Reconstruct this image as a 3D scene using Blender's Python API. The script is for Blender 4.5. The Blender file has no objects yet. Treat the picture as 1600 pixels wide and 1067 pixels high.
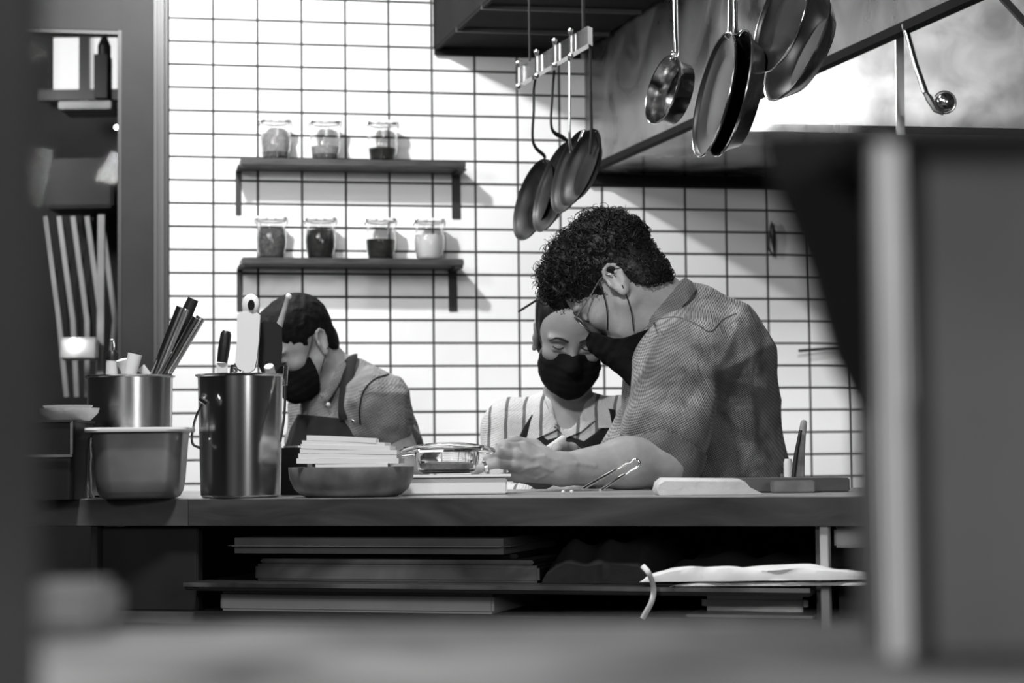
import bpy, bmesh, math, random
import numpy as np
from mathutils import Vector, Matrix
random.seed(7)
S = bpy.context.scene
COL = S.collection
PI = math.pi

# ------------------------------------------------------------------ camera
F = 3200.0; PITCH = 0.0562; ROLL = 0.0098; CZ = 0.971
_fw = np.array([0, math.cos(PITCH), math.sin(PITCH)])
_d0 = np.array([0, math.sin(PITCH), -math.cos(PITCH)])
_r0 = np.array([1.0, 0, 0])
_R = math.cos(ROLL)*_r0 + math.sin(ROLL)*_d0
_D = -math.sin(ROLL)*_r0 + math.cos(ROLL)*_d0
cam_d = bpy.data.cameras.new('camera'); cam = bpy.data.objects.new('camera', cam_d); COL.objects.link(cam)
m = Matrix.Identity(4)
for r in range(3):
    m[r][0] = _R[r]; m[r][1] = -_D[r]; m[r][2] = -_fw[r]
m[2][3] = CZ
cam.matrix_world = m
cam_d.sensor_width = 36; cam_d.lens = 36*F/1600
cam_d.clip_start = 0.05; cam_d.clip_end = 60
cam_d.dof.use_dof = True; cam_d.dof.focus_distance = 3.64; cam_d.dof.aperture_fstop = 7.8
S.camera = cam
# ------------------------------------------------------------------ world, lights, exposure
w = bpy.data.worlds.new('world'); S.world = w; w.use_nodes = True
w.node_tree.nodes['Background'].inputs[0].default_value = (.9, .9, .9, 1)
w.node_tree.nodes['Background'].inputs[1].default_value = 0.035
S.view_settings.view_transform = 'Standard'; S.view_settings.look = 'None'
S.view_settings.gamma = 1; S.view_settings.use_curve_mapping = False
S.view_settings.exposure = 0.12
def area(name, loc, target, size, power, sy=None, spread=PI):
    l = bpy.data.lights.new(name, 'AREA'); l.energy = power; l.size = size
    if sy: l.shape = 'RECTANGLE'; l.size_y = sy
    l.spread = spread
    o = bpy.data.objects.new(name, l); COL.objects.link(o); o.location = loc
    o.rotation_euler = (Vector(target)-Vector(loc)).to_track_quat('-Z', 'Y').to_euler()
    return o
area('ceiling_spot_light', (-1.0, 5.35, 2.93), (-0.3, 7.0, 1.4), 0.10, 52)
area('wall_washer_light', (-1.1, 6.5, 2.93), (-0.6, 7.0, 1.4), 0.12, 2)
area('low_wall_fill_light', (-1.35, 4.9, 2.18), (0.9, 7.2, 1.2), 0.25, 12)  # unseen fill, added to light the wall below the canopy hood
area('kitchen_ceiling_light', (-0.1, 4.9, 2.95), (0.1, 5.0, 0), 0.5, 9)
area('counter_ceiling_light', (-0.5, 2.3, 2.6), (0.15, 3.6, 0.95), 0.22, 30)
area('left_ceiling_light', (-1.2, 3.5, 2.95), (-0.3, 3.9, 1.1), 0.3, 20)
area('hood_light', (0.98, 5.7, 2.36), (1.0, 6.5, 2.1), 0.22, 25)
area('ledge_fill_light', (-0.05, 0.62, 1.55), (-0.02, 0.5, 0.9), 0.12, 1.0)  # no lamp known here; added above the frame to brighten the ledge
area('back_room_fill', (-2.6, 7.9, 2.7), (-2.1, 9.6, 1.2), 0.4, 20)  # added fill so the space beyond the door is not black
area('dining_lamp_light', (-1.3, -1.5, 2.2), (0, 3.2, 1.0), 0.5, 22)
area('dining_fill_light', (1.6, -0.6, 1.8), (0.2, 3.2, 1.0), 0.6, 22, 1.2)  # no window known here; added to brighten the pale cabinet edge

def W(px, py, Y):
    d = _fw + (px-800)/F*_R + (py-533.5)/F*_D
    d = d*(Y/d[1])
    return np.array([d[0], d[1], d[2]+CZ])
def WV(px, py, Y): return Vector(W(px, py, Y))
def WZ(px, py, z):
    d = _fw + (px-800)/F*_R + (py-533.5)/F*_D
    return Vector(d*((z-CZ)/d[2])) + Vector((0, 0, CZ))

# ------------------------------------------------------------------ materials
def mat(name, c, rough=.5, metal=0, noise=0, nscale=8, bump=0, bscale=40, coat=0, spec=.5, rnoise=0, stretch=(1,1,1), trans=0, ior=1.45, emit=0, distort=0, alpha=None):
    m = bpy.data.materials.new(name); m.use_nodes = True
    nt = m.node_tree; N = nt.nodes; L = nt.links; b = N['Principled BSDF']
    b.inputs['Base Color'].default_value = (c, c, c, 1); b.inputs['Roughness'].default_value = rough
    b.inputs['Metallic'].default_value = metal; b.inputs['Specular IOR Level'].default_value = spec
    b.inputs['IOR'].default_value = ior
    if coat: b.inputs['Coat Weight'].default_value = coat; b.inputs['Coat Roughness'].default_value = .1
    if trans: b.inputs['Transmission Weight'].default_value = trans
    if emit: b.inputs['Emission Color'].default_value = (1,1,1,1); b.inputs['Emission Strength'].default_value = emit
    if alpha is not None: b.inputs['Alpha'].default_value = alpha
    tc = N.new('ShaderNodeTexCoord'); mp = N.new('ShaderNodeMapping'); mp.inputs['Scale'].default_value = stretch
    L.new(tc.outputs['Object'], mp.inputs['Vector'])
    if noise or rnoise:
        n = N.new('ShaderNodeTexNoise'); n.inputs['Scale'].default_value = nscale; n.inputs['Detail'].default_value = 6
        n.inputs['Distortion'].default_value = distort
        L.new(mp.outputs[0], n.inputs['Vector'])
        if noise:
            mr = N.new('ShaderNodeMapRange'); mr.inputs[1].default_value = .28; mr.inputs[2].default_value = .72
            mr.inputs[3].default_value = max(0, c*(1-noise)); mr.inputs[4].default_value = min(1, c*(1+noise))
            L.new(n.outputs[0], mr.inputs[0]); L.new(mr.outputs[0], b.inputs['Base Color'])
        if rnoise:
            mr = N.new('ShaderNodeMapRange'); mr.inputs[1].default_value = .3; mr.inputs[2].default_value = .7
            mr.inputs[3].default_value = max(.02, rough-rnoise); mr.inputs[4].default_value = min(1, rough+rnoise)
            L.new(n.outputs[0], mr.inputs[0]); L.new(mr.outputs[0], b.inputs['Roughness'])
    if bump:
        n2 = N.new('ShaderNodeTexNoise'); n2.inputs['Scale'].default_value = bscale; n2.inputs['Detail'].default_value = 4
        L.new(mp.outputs[0], n2.inputs['Vector'])
        bp = N.new('ShaderNodeBump'); bp.inputs['Strength'].default_value = 1; bp.inputs['Distance'].default_value = bump
        L.new(n2.outputs[0], bp.inputs['Height']); L.new(bp.outputs[0], b.inputs['Normal'])
    return m

def cloth_mat(name, c, c2, period, bands=None, folds=.002, fscale=9, wash=.25):
    """woven cloth: a fine check made of two crossed waves over worn dye, with soft wrinkles"""
    m = bpy.data.materials.new(name); m.use_nodes = True
    nt = m.node_tree; N = nt.nodes; L = nt.links; b = N['Principled BSDF']
    b.inputs['Roughness'].default_value = .9; b.inputs['Specular IOR Level'].default_value = .15
    b.inputs['Sheen Weight'].default_value = .15
    tc = N.new('ShaderNodeTexCoord')
    def wave(rot, per):
        mp = N.new('ShaderNodeMapping'); mp.inputs['Rotation'].default_value = rot
        L.new(tc.outputs['Object'], mp.inputs['Vector'])
        wv = N.new('ShaderNodeTexWave'); wv.bands_direction = 'X'; wv.inputs['Scale'].default_value = 2*PI/20/per
        wv.inputs['Distortion'].default_value = 1.3; wv.inputs['Detail'].default_value = 2; wv.inputs['Detail Scale'].default_value = 1.2
        L.new(mp.outputs[0], wv.inputs['Vector']); return wv.outputs['Fac']
    def math_(op, a, b_):
        x = N.new('ShaderNodeMath'); x.operation = op
        for i, v in enumerate((a, b_)):
            if isinstance(v, (int, float)): x.inputs[i].default_value = v
            else: L.new(v, x.inputs[i])
        return x.outputs[0]
    a = wave((0, .5, .25), period); z = wave((0, .5+PI/2, .25), period)
    check = math_('MULTIPLY', math_('ADD', a, z), .5)
    n = N.new('ShaderNodeTexNoise'); n.inputs['Scale'].default_value = fscale; n.inputs['Detail'].default_value = 5; n.inputs['Distortion'].default_value = .8
    L.new(tc.outputs['Object'], n.inputs['Vector'])
    mr = N.new('ShaderNodeMapRange'); mr.inputs[1].default_value = 0; mr.inputs[2].default_value = 1
    mr.inputs[3].default_value = c; mr.inputs[4].default_value = c2
    L.new(check, mr.inputs[0])
    ws = N.new('ShaderNodeMapRange'); ws.inputs[1].default_value = .35; ws.inputs[2].default_value = .68
    ws.inputs[3].default_value = 1-wash; ws.inputs[4].default_value = 1+wash*1.6
    L.new(n.outputs[0], ws.inputs[0])
    out = math_('MULTIPLY', mr.outputs[0], ws.outputs[0])
    if bands:
        per, width, dark, rot = bands
        s = wave(rot, per)
        g = N.new('ShaderNodeMapRange'); g.inputs[1].default_value = 1-width-.03; g.inputs[2].default_value = 1-width
        g.inputs[3].default_value = 1; g.inputs[4].default_value = dark
        L.new(s, g.inputs[0]); out = math_('MULTIPLY', out, g.outputs[0])
    L.new(out, b.inputs['Base Color'])
    bp = N.new('ShaderNodeBump'); bp.inputs['Distance'].default_value = folds
    n2 = N.new('ShaderNodeTexNoise'); n2.inputs['Scale'].default_value = fscale*1.6; n2.inputs['Detail'].default_value = 3; n2.inputs['Distortion'].default_value = 1.5
    L.new(tc.outputs['Object'], n2.inputs['Vector'])
    hh = math_('ADD', n2.outputs[0], math_('MULTIPLY', check, .12))
    L.new(hh, bp.inputs['Height']); L.new(bp.outputs[0], b.inputs['Normal'])
    return m

M = {}
M['steel'] = mat('brushed_steel', .62, .22, 1, noise=.12, nscale=6, rnoise=.08, stretch=(1,1,.15))
M['steel_bright'] = mat('bright_steel', .85, .16, 1)
M['steel_dull'] = mat('dull_steel', .33, .38, 1, noise=.35, nscale=5, rnoise=.12, distort=1)
M['hood_steel'] = mat('hood_steel', .19, .36, .75, noise=.65, nscale=3.0, rnoise=.14, distort=1.6)
M['splash_steel'] = mat('splash_steel', .46, .42, .35, noise=.35, nscale=5, rnoise=.1, distort=1.4)
M['hood_dark'] = mat('dark_hood_metal', .010, .8, 0, noise=.3, nscale=4, spec=.12)
M['black_pan'] = mat('black_iron', .007, .42, .0, noise=.4, nscale=25, rnoise=.08, spec=.16)
M['pan_steel'] = mat('used_pan_steel', .42, .2, 1, noise=.5, nscale=18, rnoise=.12, distort=.8)
M['pan_inside'] = mat('dark_pan_lining', .016, .36, .1, noise=.4, nscale=20)
M['black'] = mat('black_plastic', .012, .4)
M['black_matte'] = mat('black_rubber', .008, .8)
M['mask'] = mat('black_mask_cloth', .009, .9, bump=.0006, bscale=300, spec=.15)
M['apron'] = mat('dark_apron_cloth', .02, .85, bump=.002, bscale=16, spec=.2)
M['white'] = mat('white_plastic', .8, .4)
M['paper'] = mat('white_paper', .86, .9, bump=.0008, bscale=25)
M['towel'] = mat('pale_towel', .6, .95, noise=.12, nscale=14, bump=.002, bscale=60)
M['wood_top'] = mat('worn_wood_counter', .30, .3, noise=.55, nscale=7, stretch=(.5, 3, 6), bump=.0004, bscale=30, distort=1.3)  # light base stands in for the wall's glancing reflection on the top
M['wood_edge'] = mat('dark_wood_edge', .05, .4, noise=.6, nscale=8, stretch=(.6, 1, 3), distort=1.2)
M['wood_shelf'] = mat('dark_stained_shelf', .035, .45, noise=.6, nscale=16, stretch=(.5, 3, 5))
M['wood_bowl'] = mat('stoneware_bowl', .16, .42, noise=.35, nscale=30, bump=.0003, bscale=80)
M['dark_board'] = mat('dark_board', .08, .5, noise=.5, nscale=9, stretch=(.4, 2, 2))
M['mid_wood'] = mat('pale_wood', .33, .5, noise=.35, nscale=12, stretch=(.5,.5,3))
M['iron'] = mat('black_iron_bracket', .015, .5)
M['frame'] = mat('dark_door_frame', .055, .38, noise=.25, nscale=4, stretch=(1,1,.3))
M['frame_mid'] = mat('grey_door_frame', .022, .45, noise=.2, nscale=6, spec=.2)
M['glass'] = mat('clear_glass', 1, .02, trans=1, ior=1.45)
M['pane'] = mat('door_glass', .9, .03, trans=1, ior=1.1)
M['counter_dark'] = mat('dark_cabinet_laminate', .02, .5, noise=.3, nscale=6)
M['floor'] = mat('dark_floor', .04, .35, noise=.3, nscale=5)
M['ceiling'] = mat('ceiling_paint', .12, .8)
M['sidewall'] = mat('grey_wall_paint', .10, .8, noise=.15, nscale=2)
M['skin'] = mat('skin_medium', .36, .48, noise=.14, nscale=30, bump=.0004, bscale=160, spec=.4)
M['skin_light'] = mat('skin_light', .32, .45, noise=.08, nscale=20, bump=.0003, bscale=160, spec=.4)
M['hair'] = mat('dark_hair', .007, .5, noise=.5, nscale=60, bump=.003, bscale=90, spec=.35)
M['hair_smooth'] = mat('dark_smooth_hair', .012, .4, noise=.4, nscale=40, bump=.0015, bscale=90, spec=.5, stretch=(1,1,.3))
M['hair_flat'] = mat('short_dark_hair', .006, .7, noise=.5, nscale=70, bump=.002, bscale=120, spec=.15)
M['brow'] = mat('eyebrow_hair', .03, .8)
M['denim'] = cloth_mat('washed_check_shirt', .085, .33, .0036, folds=.012, fscale=9, wash=.5)
M['denim_dark'] = cloth_mat('washed_check_cuff', .07, .21, .0037, folds=.003, fscale=12, wash=.25)
M['grey_shirt'] = cloth_mat('grey_work_shirt', .16, .22, .006, folds=.008, fscale=9, wash=.25)
M['stripe'] = cloth_mat('striped_shirt', .62, .68, .004, bands=(.040, .07, .25, (0, 0, 0.15)), folds=.006, fscale=9, wash=.08)
M['trouser'] = mat('black_trousers', .015, .85)
M['spice_dark'] = mat('dark_spice', .02, .8, noise=.5, nscale=120)
M['spice_mid'] = mat('brown_spice', .13, .9, noise=.5, nscale=120)
M['spice_pale'] = mat('pale_spice', .42, .9, noise=.25, nscale=120)
M['salt'] = mat('white_salt', .9, .9)
M['blackcloth'] = mat('black_cloth', .012, .9, bump=.004, bscale=20)
M['fore_dark'] = mat('dark_post_paint', .05, .5, noise=.5, nscale=9)
M['fore_grey'] = mat('grey_metal_panel', .14, .45, noise=.35, nscale=8)
M['fore_pale'] = mat('pale_metal_edge', .75, .5, noise=.3, nscale=10)
M['ledge'] = mat('glare_clouded_ledge', .30, .6, noise=.9, nscale=9, distort=1, spec=.3)  # pale noise clouds paint glare into the ledge colour
M['lamp'] = mat('lit_bulb', 1, .5, emit=14)
M['container'] = mat('satin_container_steel', .40, .42, .85, noise=.2, nscale=14)
M['glow_grey'] = mat('grey_glow_block', .28, .95)  # grey of the block that imitates a glow on the ledge
M['outdoor'] = mat('grey_far_wall', .05, .9, noise=.3, nscale=3)
M['pale'] = mat('pale_paint', .55, .6, noise=.2, nscale=6)
M['window_lit'] = mat('lit_window', .8, .5, emit=.6)

def tile_mat():
    m = bpy.data.materials.new('white_tile'); m.use_nodes = True
    nt = m.node_tree; N = nt.nodes; L = nt.links; b = N['Principled BSDF']
    tc = N.new('ShaderNodeTexCoord'); sp = N.new('ShaderNodeSeparateXYZ'); cb = N.new('ShaderNodeCombineXYZ')
    L.new(tc.outputs['Object'], sp.inputs[0]); L.new(sp.outputs[0], cb.inputs[0]); L.new(sp.outputs[2], cb.inputs[1])
    br = N.new('ShaderNodeTexBrick'); br.offset = 0; br.squash = 1
    br.inputs['Scale'].default_value = 1; br.inputs['Brick Width'].default_value = TW; br.inputs['Row Height'].default_value = TH
    br.inputs['Mortar Size'].default_value = .0046; br.inputs['Mortar Smooth'].default_value = .25
    br.inputs['Color1'].default_value = (.80,.80,.80,1); br.inputs['Color2'].default_value = (.90,.90,.90,1)
    br.inputs['Mortar'].default_value = (.045,.045,.045,1)
    L.new(cb.outputs[0], br.inputs['Vector']); L.new(br.outputs['Color'], b.inputs['Base Color'])
    mr = N.new('ShaderNodeMapRange'); mr.inputs[3].default_value = .16; mr.inputs[4].default_value = .85
    L.new(br.outputs['Fac'], mr.inputs[0]); L.new(mr.outputs[0], b.inputs['Roughness'])
    n = N.new('ShaderNodeTexNoise'); n.inputs['Scale'].default_value = 9; L.new(cb.outputs[0], n.inputs['Vector'])
    s = N.new('ShaderNodeMath'); s.operation = 'MULTIPLY_ADD'; s.inputs[1].default_value = -.6
    L.new(br.outputs['Fac'], s.inputs[0]); L.new(n.outputs[0], s.inputs[2])
    bp = N.new('ShaderNodeBump'); bp.inputs['Distance'].default_value = .0022; bp.inputs['Strength'].default_value = .8
    L.new(s.outputs[0], bp.inputs['Height']); L.new(bp.outputs[0], b.inputs['Normal'])
    return m
TW, TH = .1503, .079
M['tile'] = tile_mat()

# ------------------------------------------------------------------ object helpers
def link(name, me, m, parent=None, smooth=False):
    o = bpy.data.objects.new(name, me); COL.objects.link(o)
    if m is not None: me.materials.append(m if not isinstance(m, str) else M[m])
    if smooth:
        for p in me.polygons: p.use_smooth = True
    if parent is not None:
        o.parent = parent; o.matrix_parent_inverse = Matrix.Identity(4)
        o.matrix_basis = world_inv(parent)
    return o
WM = {}
def world_inv(p):
    mm = Matrix.Identity(4); q = p
    while q is not None:
        mm = q.matrix_basis @ mm; q = q.parent
    return mm.inverted()
def tag(o, label, cat, group=None, kind=None):
    if label: o['label'] = label
    if cat: o['category'] = cat
    if group: o['group'] = group
    if kind: o['kind'] = kind
    return o
def empty(name, loc, label, cat, group=None):
    o = bpy.data.objects.new(name, None); COL.objects.link(o); o.location = loc; o.empty_display_size = .05
    return tag(o, label, cat, group)
def bm_obj(name, bm, m, parent=None, smooth=False, bevel=0, bseg=2):
    """geometry is given in world space; parts keep their world place under the parent"""
    if bevel:
        bmesh.ops.bevel(bm, geom=[e for e in bm.edges if e.calc_face_angle(0) > .5], offset=bevel, segments=bseg, affect='EDGES', clamp_overlap=True)
    bmesh.ops.recalc_face_normals(bm, faces=bm.faces)
    me = bpy.data.meshes.new(name); bm.to_mesh(me); bm.free()
    o = link(name, me, m, parent, smooth)
    if smooth:
        try: me.set_sharp_from_angle(angle=math.radians(40))
        except Exception: pass
    return o
def box(bm, c, s, rot=None):
    mt = Matrix.Translation(Vector(c))
    if rot is not None: mt = mt @ (rot if isinstance(rot, Matrix) else Matrix.Rotation(rot, 4, 'Z'))
    bmesh.ops.create_cube(bm, size=1, matrix=mt @ Matrix.Diagonal((s[0], s[1], s[2], 1)))
    return bm
def hexa(bm, pts):
    """8 points: bottom 4 then top 4, each ring in the same order"""
    v = [bm.verts.new(p) for p in pts]
    for q in ((0,1,2,3),(7,6,5,4),(0,4,5,1),(1,5,6,2),(2,6,7,3),(3,7,4,0)): bm.faces.new([v[i] for i in q])
    return bm
def lathe(bm, prof, mt=Matrix.Identity(4), seg=40, sx=1, sy=1, cap=False):
    rings = []
    for r, z in prof:
        if r < 1e-6: rings.append([bm.verts.new(mt @ Vector((0, 0, z)))]); continue
        rings.append([bm.verts.new(mt @ Vector((r*sx*math.cos(2*PI*k/seg), r*sy*math.sin(2*PI*k/seg), z))) for k in range(seg)])
    for a, b in zip(rings, rings[1:]):
        for k in range(seg):
            k2 = (k+1) % seg
            if len(a) == 1 and len(b) == 1: continue
            if len(a) == 1: bm.faces.new((a[0], b[k2], b[k]))
            elif len(b) == 1: bm.faces.new((a[k], a[k2], b[0]))
            else: bm.faces.new((a[k], a[k2], b[k2], b[k]))
    return bm
def tube(bm, pts, rad, seg=8, flat=None, caps=True):
    """rad: number or list; flat=(w,h,up) gives an oval/strip section"""
    pts = [Vector(p) for p in pts]; n = len(pts)
    if not hasattr(rad, '__len__'): rad = [rad]*n
    prev = None; rings = []
    for i, p in enumerate(pts):
        t = (pts[min(i+1, n-1)]-pts[max(i-1, 0)]).normalized()
        if flat is not None:
            u = Vector(flat[2]); a = t.cross(u).normalized(); b = a.cross(t).normalized()
        else:
            if prev is None:
                a = t.orthogonal().normalized()
            else:
                a = (prev - t*prev.dot(t)); a = a.normalized() if a.length > 1e-6 else t.orthogonal().normalized()
            b = t.cross(a); prev = a
        fx, fy = (flat[0], flat[1]) if flat is not None else (1, 1)
        rings.append([bm.verts.new(p + a*(rad[i]*fx*math.cos(2*PI*k/seg)) + b*(rad[i]*fy*math.sin(2*PI*k/seg))) for k in range(seg)])
    for a, b in zip(rings, rings[1:]):
        for k in range(seg): bm.faces.new((a[k], a[(k+1) % seg], b[(k+1) % seg], b[k]))
    if caps and seg > 2:
        bm.faces.new(rings[0][::-1]); bm.faces.new(rings[-1])
    return bm
def spline(pts, n=8):
    """Catmull-Rom through the points"""
    P = [Vector(p) for p in pts]; P = [P[0]*2-P[1]] + P + [P[-1]*2-P[-2]]; out = []
    for i in range(1, len(P)-2):
        for k in range(n):
            t = k/n; a, b, c, d = P[i-1:i+3]
            out.append(.5*((2*b) + (c-a)*t + (2*a-5*b+4*c-d)*t*t + (3*b-a-3*c+d)*t**3))
    out.append(P[-2]); return out
def axes_matrix(origin, x, z):
    z = Vector(z).normalized(); x = Vector(x); x = (x - z*x.dot(z)).normalized(); y = z.cross(x)
    mm = Matrix.Identity(4)
    for r in range(3): mm[r][0] = x[r]; mm[r][1] = y[r]; mm[r][2] = z[r]; mm[r][3] = origin[r]
    return mm
def copy_tree(o, parent=None):
    c = o.copy(); COL.objects.link(c)
    if parent is not None: c.parent = parent
    for ch in [q for q in COL.objects if q.parent == o]: copy_tree(ch, c)
    return c

# ------------------------------------------------------------------ implicit surfaces -> one continuous mesh
_rs = np.random.RandomState(3); _LAT = _rs.rand(32, 32, 32).astype(np.float32)
def vnoise(p, scale, seed=0):
    q = np.asarray(p)*scale + seed*7.31
    i = np.floor(q).astype(int); f = (q-i).astype(np.float32); f = f*f*(3-2*f)
    r = 0
    for dx in (0, 1):
        for dy in (0, 1):
            for dz in (0, 1):
                wgt = (f[..., 0] if dx else 1-f[..., 0])*(f[..., 1] if dy else 1-f[..., 1])*(f[..., 2] if dz else 1-f[..., 2])
                r = r + wgt*_LAT[(i[..., 0]+dx) & 31, (i[..., 1]+dy) & 31, (i[..., 2]+dz) & 31]
    return r
def cone(a, b, ra, rb):
    a = np.array(a, float); b = np.array(b, float); ab = b-a; L2 = max(1e-9, ab@ab)
    def f(p):
        t = np.clip(((p-a)@ab)/L2, 0, 1)
        return np.linalg.norm(p-a-t[..., None]*ab, axis=-1)-(ra+(rb-ra)*t)
    return f
def ell(c, r, R=None):
    c = np.array(c, float); r = np.array(r, float)
    def f(p):
        q = p-c
        if R is not None: q = q@R          # columns of R are the local axes
        k0 = np.linalg.norm(q/r, axis=-1); k1 = np.linalg.norm(q/(r*r), axis=-1)
        return k0*(k0-1)/np.maximum(k1, 1e-9)
    return f
def plane(pt, n):
    pt = np.array(pt, float); n = np.array(n, float); n = n/np.linalg.norm(n)
    return lambda p: (p-pt)@n
class Shape:
    def __init__(s): s.ops = []; s.post = None; s.cuts = []
    def add(s, f, k=.01): s.ops.append(('u', f, k)); return s
    def sub(s, f, k=.005): s.ops.append(('s', f, k)); return s
    def cut(s, f, k=0): s.cuts.append((f, k)); return s
    def ev(s, p, ops=None):
        d = None
        for op, f, k in (s.ops if ops is None else ops):
            v = f(p)
            if d is None: d = v; continue
            if op == 'u':
                h = np.maximum(k-np.abs(d-v), 0)/k; d = np.minimum(d, v)-h*h*k*.25
            else:
                v = -v; h = np.maximum(k-np.abs(d-v), 0)/k; d = np.maximum(d, v)+h*h*k*.25
        if s.post is not None: d = s.post(d, p)
        for f, k in s.cuts: d = np.maximum(d, f(p))
        return d
    __call__ = ev
def sdf_mesh(name, shape, lo, hi, res, m, parent=None, smooth_it=2):
    lo = np.array(lo, float); hi = np.array(hi, float); B = 16
    nb = np.ceil((hi-lo)/(res*B)).astype(int); half = res*B*.5*1.7321+res*2
    bi = np.stack(np.meshgrid(*[np.arange(k) for k in nb], indexing='ij'), -1).reshape(-1, 3)
    cen = lo+(bi+.5)*B*res
    vals = [f(cen) for _, f, _ in shape.ops]
    dc = shape.ev(cen)
    NX = nb*B+8; ids = []; pos = []; quads = []
    for n_, b in enumerate(bi):
        if abs(dc[n_]) > half*1.6+.02: continue
        ops = [o for o, v in zip(shape.ops, vals) if v[n_] < half*1.5+o[2]+.012]
        if not ops or all(o[0] == 's' for o in ops): continue
        g = [lo[a]+(b[a]*B+np.arange(-1, B+1))*res for a in range(3)]
        P = np.stack(np.meshgrid(*g, indexing='ij'), -1)
        while ops[0][0] == 's': ops = ops[1:]
        d = shape.ev(P, ops)
        neg = d < 0
        if neg.all() or not neg.any(): continue
        n = B+2; C = n-1
        acc = np.zeros((C, C, C, 3)); cnt = np.zeros((C, C, C))
        for ax in range(3):
            sl0 = [slice(None)]*3; sl1 = [slice(None)]*3; sl0[ax] = slice(0, n-1); sl1[ax] = slice(1, n)
            d0 = d[tuple(sl0)]; d1 = d[tuple(sl1)]; cr = (d0 < 0) != (d1 < 0)
            t = np.where(cr, d0/np.where(cr, d0-d1, 1), 0)
            pt = P[tuple(sl0)].copy(); pt[..., ax] += t*res; pt *= cr[..., None]
            o1, o2 = [a for a in range(3) if a != ax]
            for u in (0, 1):
                for v in (0, 1):
                    s_ = [slice(None)]*3; s_[ax] = slice(0, C); s_[o1] = slice(u, u+C); s_[o2] = slice(v, v+C)
                    acc += pt[tuple(s_)]; cnt += cr[tuple(s_)]
        has = cnt > 0
        gi = np.stack(np.meshgrid(*[b[a]*B+np.arange(0, C) for a in range(3)], indexing='ij'), -1)
        gid = (gi[..., 0]*NX[1]+gi[..., 1])*NX[2]+gi[..., 2]
        ids.append(gid[has]); pos.append(acc[has]/cnt[has][:, None])
        for ax in range(3):                       # faces round each crossed edge of the nodes 1..B
            o1, o2 = [(1, 2), (2, 0), (0, 1)][ax]
            s0 = [slice(1, B+1)]*3; s1 = list(s0); s1[ax] = slice(2, B+2)
            e0 = d[tuple(s0)] < 0
            e1 = d[tuple(s1)] < 0
            cr = e0 != e1
            idx = np.argwhere(cr)+1
            if len(idx) == 0: continue
            def cell(du, dv):
                q = idx.copy(); q[:, o1] -= du; q[:, o2] -= dv
                return gid[q[:, 0], q[:, 1], q[:, 2]]
            q4 = np.stack([cell(1, 1), cell(0, 1), cell(0, 0), cell(1, 0)], 1)
            fl = e0[tuple((idx-1).T)]
            q4[~fl] = q4[~fl][:, ::-1]
            quads.append(q4)
    if not ids: raise RuntimeError(name)
    ids = np.concatenate(ids); pos = np.concatenate(pos); quads = np.concatenate(quads)
    uid, first = np.unique(ids, return_index=True); V = pos[first]
    qi = np.searchsorted(uid, quads); ok = (uid[np.minimum(qi, len(uid)-1)] == quads).all(1); qi = qi[ok]
    e = np.concatenate([qi[:, [0, 1]], qi[:, [1, 2]], qi[:, [2, 3]], qi[:, [3, 0]]])
    lab = np.arange(len(V))
    while True:                                   # keep only the main piece
        l2 = lab.copy(); np.minimum.at(l2, e[:, 0], lab[e[:, 1]]); np.minimum.at(l2, e[:, 1], lab[e[:, 0]]); l2 = l2[l2]; l2 = l2[l2]
        if (l2 == lab).all(): break
        lab = l2
    main = np.bincount(lab).argmax(); keep = lab == main; ren = np.cumsum(keep)-1
    V = V[keep]; qi = ren[qi[keep[qi[:, 0]]]]
    e = np.concatenate([qi[:, [0, 1]], qi[:, [1, 2]], qi[:, [2, 3]], qi[:, [3, 0]]])
    deg = np.bincount(e[:, 0], minlength=len(V))+np.bincount(e[:, 1], minlength=len(V)); deg = np.maximum(deg, 1)
    for it in range(smooth_it):
        A = np.stack([np.bincount(e[:, 0], V[e[:, 1], a], len(V))+np.bincount(e[:, 1], V[e[:, 0], a], len(V)) for a in range(3)], 1)/deg[:, None]
        lam = .5 if it % 2 == 0 else -.45
        V = V+(A-V)*lam
    me = bpy.data.meshes.new(name)
    me.vertices.add(len(V)); me.vertices.foreach_set('co', V.astype(np.float32).ravel())
    me.loops.add(len(qi)*4); me.loops.foreach_set('vertex_index', qi.ravel().astype(np.int32))
    me.polygons.add(len(qi)); me.polygons.foreach_set('loop_start', np.arange(0, len(qi)*4, 4, dtype=np.int32))
    me.polygons.foreach_set('use_smooth', np.ones(len(qi), dtype=bool))
    me.update(calc_edges=True); me.validate()
    return link(name, me, m, parent)
def local(f, o, R):
    """evaluate f in a local frame: origin o, columns of R = axes, centimetres"""
    return lambda p: f(((p-o)@R)*100)/100

# ------------------------------------------------------------------ the room
YAW = .1834; wdir = np.array([math.cos(YAW), math.sin(YAW), 0]); wn = np.array([math.sin(YAW), -math.cos(YAW), 0])  # wn points to the camera
W0 = np.array([.0262, 7.1009, CZ+.7094])      # grid corner (column 7, row 10)
def on_wall(px, py, off=0.0):
    d = _fw + (px-800)/F*_R + (py-533.5)/F*_D
    o = np.array([0, 0, CZ]); t = ((W0+wn*off-o)@wn)/(d@wn)
    return o+d*t
WR = Matrix.Rotation(YAW, 4, 'Z')
def wall_s(p): return float((np.array(p)-W0)@wdir)
def wall_pt(s, z, off=0.0):
    q = W0+wdir*s+wn*off; return Vector((q[0], q[1], z))
CEIL = 3.0
s_left = wall_s(on_wall(262, 400)); s_door_l = wall_s(on_wall(-60, 400))
me = bpy.data.meshes.new('wall_back'); bm = bmesh.new()
box(bm, ((s_left+4.2)/2, .06, CEIL/2-W0[2]), (4.2-s_left, .12, CEIL)); bm.to_mesh(me); bm.free()
wall = bpy.data.objects.new('wall_back', me); COL.objects.link(wall); me.materials.append(M['tile'])
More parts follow.
